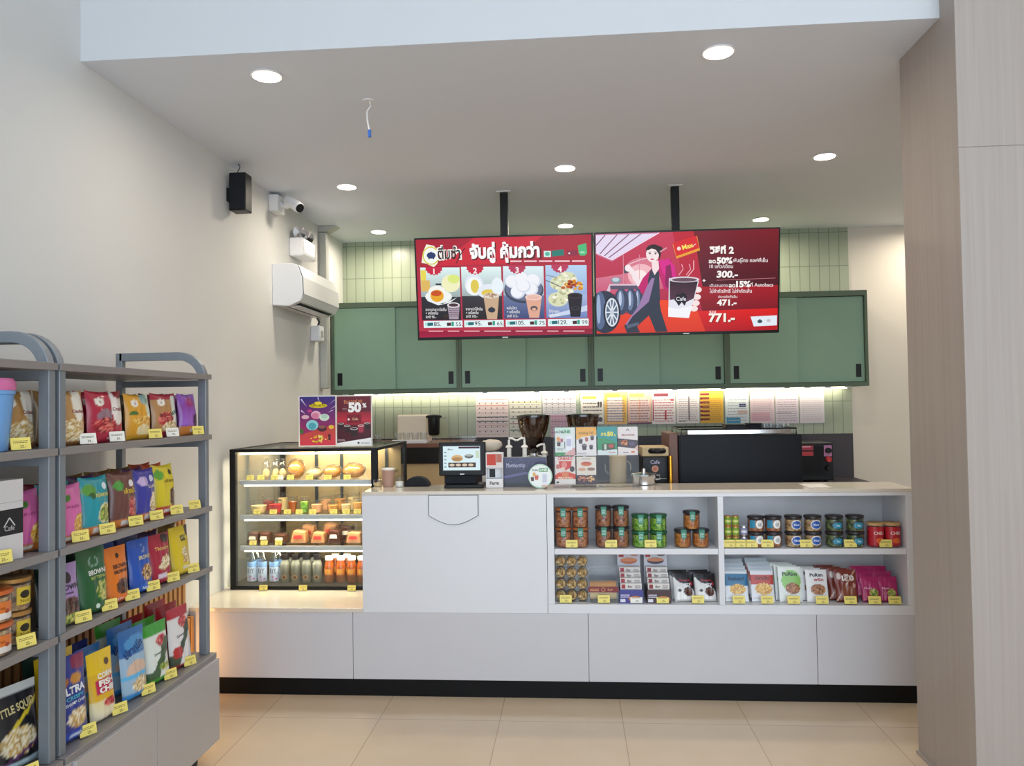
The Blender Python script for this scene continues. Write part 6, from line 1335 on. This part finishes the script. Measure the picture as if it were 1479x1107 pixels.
for i, (x0, x1, y0, y1) in enumerate(PX):
    sky(x0, x1, y0, y1, *[('#dff4f4', '#22262e'), ('#e2f6f6', '#2a262c'), ('#e0f2f6', '#4a5a8a'), ('#b8d4f0', '#6a86c8')][i])
    sky(x0, x1, (y0+y1)/2+20, y1, *[('#2c2c34', '#201e26'), ('#38343c', '#241c20'), ('#6a78a0', '#3c4878'), ('#a8b8dc', '#6a80b8')][i])
# meal one
A.rect(90, 125, 590, 680, '#e8d850').rect(90, 150, 660, 735, '#e0b860').ell(290, 680, 62, 60, '#f0f0c0').ell(310, 650, 40, 30, '#dcea80').rect(188, 226, 680, 692, '#2a2a28')
A.ell(205, 770, 90, 46, '#f0f4f0').ell(195, 745, 60, 50, '#f4f4ee').ell(195, 765, 45, 42, '#e8a820').ell(190, 748, 36, 20, '#c8501c').poly([(112, 765), (150, 800), (230, 820), (300, 790), (330, 775), (280, 812), (200, 830), (130, 800)], '#e8eef0')
A.poly([(262, 830), (344, 830), (334, 925), (272, 925)], '#a89aa8').ell(303, 828, 42, 18, '#e8e4e8').ell(303, 828, 33, 12, '#4a3038'); A.lines(270, 336, 850, 915, 5, '#6a4450', R, .35); A.ell(250, 905, 20, 14, '#3a2a24')
# meal two
A.ell(445, 690, 62, 72, '#e0e8f4').ell(445, 700, 52, 62, '#f4f8f8').ell(450, 700, 28, 46, '#e0c850').ell(545, 735, 78, 52, '#e4eaf6').ell(540, 745, 48, 24, '#e0c850').ell(600, 700, 40, 60, '#e8f2f8')
A.poly([(505, 765), (610, 765), (592, 925), (526, 925)], '#c8a888').ell(558, 765, 54, 20, '#d8c8b8'); A.specks(558, 765, 46, 14, 16, ['#8a5a40', '#b08868', '#e8e0d0'], 5, 9, R); A.ell(558, 862, 24, 18, '#2a3040').poly([(534, 862), (558, 838), (582, 862)], '#2a3040')
# meal three
A.ell(775, 725, 130, 92, '#3a4458').ell(775, 715, 122, 84, '#66708c')
for x, y, r in ((700, 670, 46), (765, 650, 48), (840, 665, 50), (735, 740, 48), (820, 720, 50), (775, 700, 46)): A.ell(x, y, r, r*.95, '#d4d8e8').ell(x-4, y-5, r*.88, r*.84, '#f0f2f8')
A.poly([(785, 775), (892, 775), (872, 916), (808, 916)], '#e0a890').ell(838, 775, 55, 22, '#f0d0c8').ell(838, 775, 45, 15, '#e8b8a8').ell(840, 852, 24, 18, '#5a5058').ell(840, 858, 14, 10, '#e0a890')
# meal four
for x, y, r in ((1010, 680, 60), (1000, 790, 62), (1050, 740, 50), (1060, 650, 60)): A.ell(x, y, r*1.05, r*.8, '#d8dcb8'); A.specks(x, y, r, r*.75, 22, ['#f0ecd0', '#d8d8a8', '#b8b890', '#f8f4e8'], 8, 14, R)
A.specks(1100, 700, 72, 34, 26, ['#d88a28', '#e8a840', '#c05a20', '#e8c860'], 10, 17, R).specks(1100, 690, 34, 20, 10, ['#8a3018', '#b04828'], 8, 13, R); A.line([(922, 625), (990, 640)], 6, '#8a9098').line([(922, 660), (1020, 705)], 6, '#70787e')
A.poly([(935, 900), (1190, 830), (1190, 870), (945, 916)], '#c8d4ec'); A.poly([(1062, 765), (1160, 765), (1144, 910), (1080, 910)], '#1e1620').ell(1111, 765, 50, 20, '#3a2c34').ell(1111, 765, 38, 12, '#1a1014').ell(1111, 850, 26, 14, '#4a4450').ell(1111, 850, 22, 11, '#1e1620')
for i, (x0, x1, y0, y1) in enumerate(PX):
    xm = (x0+x1)/2-40; r = 58
    pts = []
    for k in range(33):
        a = PI*k/32; rr = r+4*math.cos(16*a); pts.append((xm+rr*math.cos(a), y0-4+rr*.95*math.sin(a)))
    A.poly(pts, '#c82040' if i < 2 else '#b83458'); T(str(i+1), xm, y0+44, 52, '#fbeff0', .03)
    A.poly([(x0+10, 985-4*i), (x1+8, 982-4*i), (x1+8, 934-4*i), (x0+10, 938-4*i)], '#e4f4f6')
    yy = 972-4*i
    A.ell(x0+28, yy-12, 10, 12, '#a8e0d8').poly([(x0+36, yy), (x0+74, yy-2), (x0+74, yy-24), (x0+36, yy-22)], '#1e6a72')
    T(('85.', '95.', '105.', '129.')[i], x0+104 if i < 2 else x0+108, yy, 40, '#3a3038', .01, width=60 if i > 1 else 48)
    A.poly([(x1-96, yy), (x1-68, yy-2), (x1-70, yy-24), (x1-98, yy-22)], '#4a2028').rect(x1-66, x1-50, yy-30, yy, '#2a9a80'); T(('55.', '65.', '75.', '99.')[i], x1-14, yy, 38, '#5a5058', .005, width=46)
A.up()
for (x, y, s, w) in ((115, 868, 'ซาลาเปาลาวาไข่เค็ม', 140), (115, 892, '+ เครื่องดื่ม', 84), (115, 918, 'ปกติ 95.-', 70), (386, 864, 'ซาลาเปาไส้ครีม', 112), (386, 890, '+ เครื่องดื่ม', 84), (386, 914, 'ปกติ 105.-', 76), (660, 858, 'หมั่นโถว', 66), (660, 884, '+ เครื่องดื่ม', 84), (660, 912, 'ปกติ 115.-', 74), (936, 880, 'ไก่ทอด', 70), (936, 904, 'ปกติ 139.-', 76)): T(s, x, y, 25, '#f2f0f0', .01, 'l', w)
A.lines(130, 1170, 1004, 1014, 1, '#f0b8c0', R, .7)
def q1(x, y):
    X = min(1, max(0, (x-65)/1157.)); return (X, min(1, max(0, 1-(y-(385-33*X))/(667+8*X))))
tv(-1.080, .166, A, q1, 'ceiling-hung menu screen showing four numbered meals on red', atZ(729, 282, ZC).x)
# --- screen two: tyre shop drink advert
A = Art()
A.poly([(45, 1018), (1258, 1002), (1258, 303), (45, 345)], '#c01c30', '#a82848')
A.poly([(45, 345), (560, 327), (620, 600), (560, 800), (45, 700)], '#c83a58', '#b02a48'); A.poly([(45, 640), (560, 560), (620, 700), (45, 760)], '#d88098', '#c85070')
A.poly([(700, 322), (1258, 303), (1258, 700), (760, 700)], '#7a1424', '#4a1220'); A.poly([(720, 700), (1258, 690), (1258, 860), (760, 870)], '#a81a28', '#7a1424'); A.poly([(560, 1010), (1258, 1002), (1258, 850), (620, 870)], '#e02020', '#b01a26')
A.poly([(45, 1018), (780, 1008), (700, 800), (480, 790), (280, 880), (45, 890)], '#f0481c', '#d83828')
A.ell(360, 610, 130, 110, '#d8788c').ell(350, 620, 90, 76, '#f0b8c0').ell(340, 630, 50, 46, '#fbe8e8')
# glowing ceiling panel
A.poly([(45, 345), (475, 330), (155, 528), (45, 480)], '#c87898'); A.poly([(48, 352), (455, 338), (155, 512), (48, 470)], '#e4d8f0')
for a, b in (((110, 350), (48, 420)), ((190, 347), (70, 480)), ((270, 344), (100, 492)), ((350, 341), (128, 505))): A.line([a, b], 7, '#8a5a78')
A.line([(45, 468), (155, 516), (470, 334)], 6, '#f4e4f4')
for x in (230, 338): A.line([(x, 480), (x, 700)], 4, '#d890a0')
# shelf, tyres
A.poly([(110, 740), (135, 680), (330, 678), (330, 700), (150, 704), (130, 740)], '#d8c0d0').rect(140, 330, 690, 716, '#5a5068').ell(180, 655, 34, 22, '#7a90a0').ell(178, 650, 24, 14, '#c0d0d8')
for x, w in ((330, 34), (280, 44), (215, 50)): A.ell(x, 800, w, 90, '#3c4660').ell(x-6, 790, w*.5, 70, '#6c7c9c').ell(x-8, 780, w*.2, 50, '#c0cce4')
A.ell(100, 870, 110, 145, '#2c3448').ell(70, 860, 40, 130, '#56688c').ell(60, 850, 14, 100, '#9cb0d0').ell(148, 872, 56, 108, '#1c2030').ell(150, 872, 46, 98, '#d8e0ea').ell(150, 872, 38, 86, '#5a6880')
for k in range(10):
    a = 2*PI*k/10; A.line([(150, 872), (150+42*math.cos(a), 872+92*math.sin(a))], 8, '#e0e8f0')
A.ell(150, 872, 12, 20, '#c8d0dc')
# woman in a magenta jacket, dark overalls
A.line([(255, 560), (300, 610), (340, 690)], 34, '#f4e4e8').poly([(232, 560), (262, 552), (268, 600), (236, 610)], '#3a4658').ell(262, 572, 22, 24, '#f6e6ea')
A.poly([(330, 700), (360, 640), (470, 520), (545, 508), (580, 600), (590, 630), (530, 640), (540, 735), (500, 710), (470, 620), (400, 700), (350, 745)], '#c0186a')
A.poly([(470, 520), (530, 508), (575, 560), (580, 630), (520, 640), (490, 600)], '#d8208a').poly([(515, 560), (545, 545), (560, 640), (535, 720), (510, 690)], '#8a1458')
A.poly([(410, 590), (440, 560), (470, 600), (475, 780), (470, 850), (440, 880), (360, 880), (390, 760), (395, 650)], '#323a4c')
A.poly([(360, 800), (470, 790), (480, 860), (525, 1008), (445, 1010), (400, 895), (320, 970), (340, 1012), (250, 1014), (232, 965), (300, 880)], '#323848').poly([(390, 690), (420, 640), (440, 640), (400, 800), (290, 900), (250, 960), (240, 955), (330, 830)], '#9a7aa8').poly([(250, 960), (330, 940), (332, 960), (250, 985)], '#566078')
A.poly([(420, 530), (465, 520), (470, 575), (440, 620), (425, 590)], '#f4dfe0')
A.ell(434, 452, 52, 40, '#2a1c20').ell(476, 440, 17, 15, '#2a1c20').ell(426, 478, 43, 54, '#f6e4e6').poly([(384, 446), (402, 424), (440, 414), (476, 432), (484, 470), (472, 520), (468, 478), (448, 448), (420, 440), (396, 452)], '#2a1c20')
A.line([(400, 466), (416, 462)], 4, '#3a2428').line([(438, 462), (456, 466)], 4, '#3a2428').ell(408, 474, 7, 4, '#2a2024').ell(446, 475, 7, 4, '#2a2024').line([(424, 478), (419, 498), (428, 500)], 2.5, '#d8a8a8').ell(424, 512, 13, 5, '#c83a58').line([(412, 511), (436, 511)], 1.5, '#8a2038')
A.line([(476, 462), (522, 434)], 9, '#d898a8').line([(255, 552), (330, 520), (400, 500)], 5, '#f0d0d8')
# card
A.poly([(560, 412), (722, 354), (742, 452), (586, 508)], '#e8a030').poly([(562, 402), (718, 352), (736, 436), (584, 492)], '#d82028'); A.ell(602, 440, 13, 13, '#f8d8d0'); T('Max', 664, 438, 44, '#f4e060', .03, width=76, rot=-.28); A.line([(690, 425), (715, 408)], 4, '#f8f0e8')
for x in (600, 650): A.line([(x, 620), (x+30, 580), (x+20, 545)], 5, '#f0a8b8')
A.line([(660, 630), (700, 580), (700, 520)], 5, '#f4c0c8')
# cup in the hand
for x, y in ((728, 720), (722, 770), (714, 812), (702, 850)): A.ell(x, y, 26, 20, '#f6e2e0')
A.poly([(535, 640), (735, 660), (668, 915), (530, 905)], '#e4e4ee').poly([(540, 645), (728, 664), (700, 780), (640, 810), (600, 780), (540, 790)], '#2c1824', '#5a3448').ell(636, 650, 102, 20, '#d8d4e0').ell(638, 652, 84, 13, '#6a4a58')
A.poly([(570, 790), (585, 755), (635, 740), (655, 765), (652, 800), (640, 830), (620, 805), (600, 832), (585, 805)], '#1c1620').line([(575, 762), (612, 730), (655, 752)], 4, '#2a2028'); T('Cafe', 616, 795, 38, '#e8e8f0', .01, width=66); A.poly([(530, 905), (668, 915), (690, 830), (600, 850), (530, 840)], '#f4f4fa')
T('วิธีที่ 2', 885, 472, 62, '#fbf6f2', .045, width=160); T('ลด', 822, 538, 36, '#fbf6f2', .03, width=46); T('50%', 904, 540, 56, '#fbf6f2', .05, width=104); T('พันธุ์ไทย คอฟฟี่เย็น', 1074, 532, 34, '#f0e4e6', .015, width=226)
T('10 แก้ว/เดือน', 882, 572, 32, '#f0e4e6', .015, width=156); T('300.-', 922, 636, 62, '#fbf6f2', .04, width=142, shear=.1); A.line([(850, 656), (1240, 642)], 2.5, '#d88a90')
T('เติมลมยาง', 866, 702, 30, '#e8d0d8', .01, width=120); T('ลด', 954, 704, 36, '#fbf6f2', .03, width=44); T('15%', 1028, 702, 56, '#fbf6f2', .05, width=94); T('ที่ Autobacs', 1150, 700, 34, '#f0e4e6', .015, width=150); T('ไม่จำกัดสิทธิ์ ไม่จำกัดเส้น', 945, 742, 34, '#f0e4e6', .015, width=280)
T('ประหยัดทั้งสิ้น', 926, 778, 24, '#f0e4e6', .01, width=126); T('471.-', 920, 828, 56, '#fbf6f2', .04, width=130); T('รวม', 826, 880, 26, '#f0e4e6', .02, width=44); T('771.-', 892, 944, 78, '#5a0c14', .05, width=176); T('771.-', 888, 940, 78, '#fbf4e8', .045, width=174)
A.poly([(1078, 908), (1252, 900), (1252, 970), (1100, 976)], '#e2eaf4').ell(1140, 942, 16, 12, '#3a5058').poly([(1122, 942), (1140, 924), (1158, 942)], '#3a5058').ell(1198, 936, 14, 10, '#c8c0c8'); A.poly([(768, 646), (774, 655), (784, 657), (774, 660), (768, 670), (764, 660), (756, 657), (764, 654)], '#fbf0f0')
def q2(x, y):
    X = min(1, max(0, (x-45)/1213.)); return (X, min(1, max(0, 1-(y-(345-42*X))/(673+26*X))))
tv(.172, 1.428, A, q2, 'ceiling-hung screen with a dark red tyre and iced coffee advert', atZ(974, 270, ZC).x)

if _txo is not None: bpy.data.objects.remove(_txo)
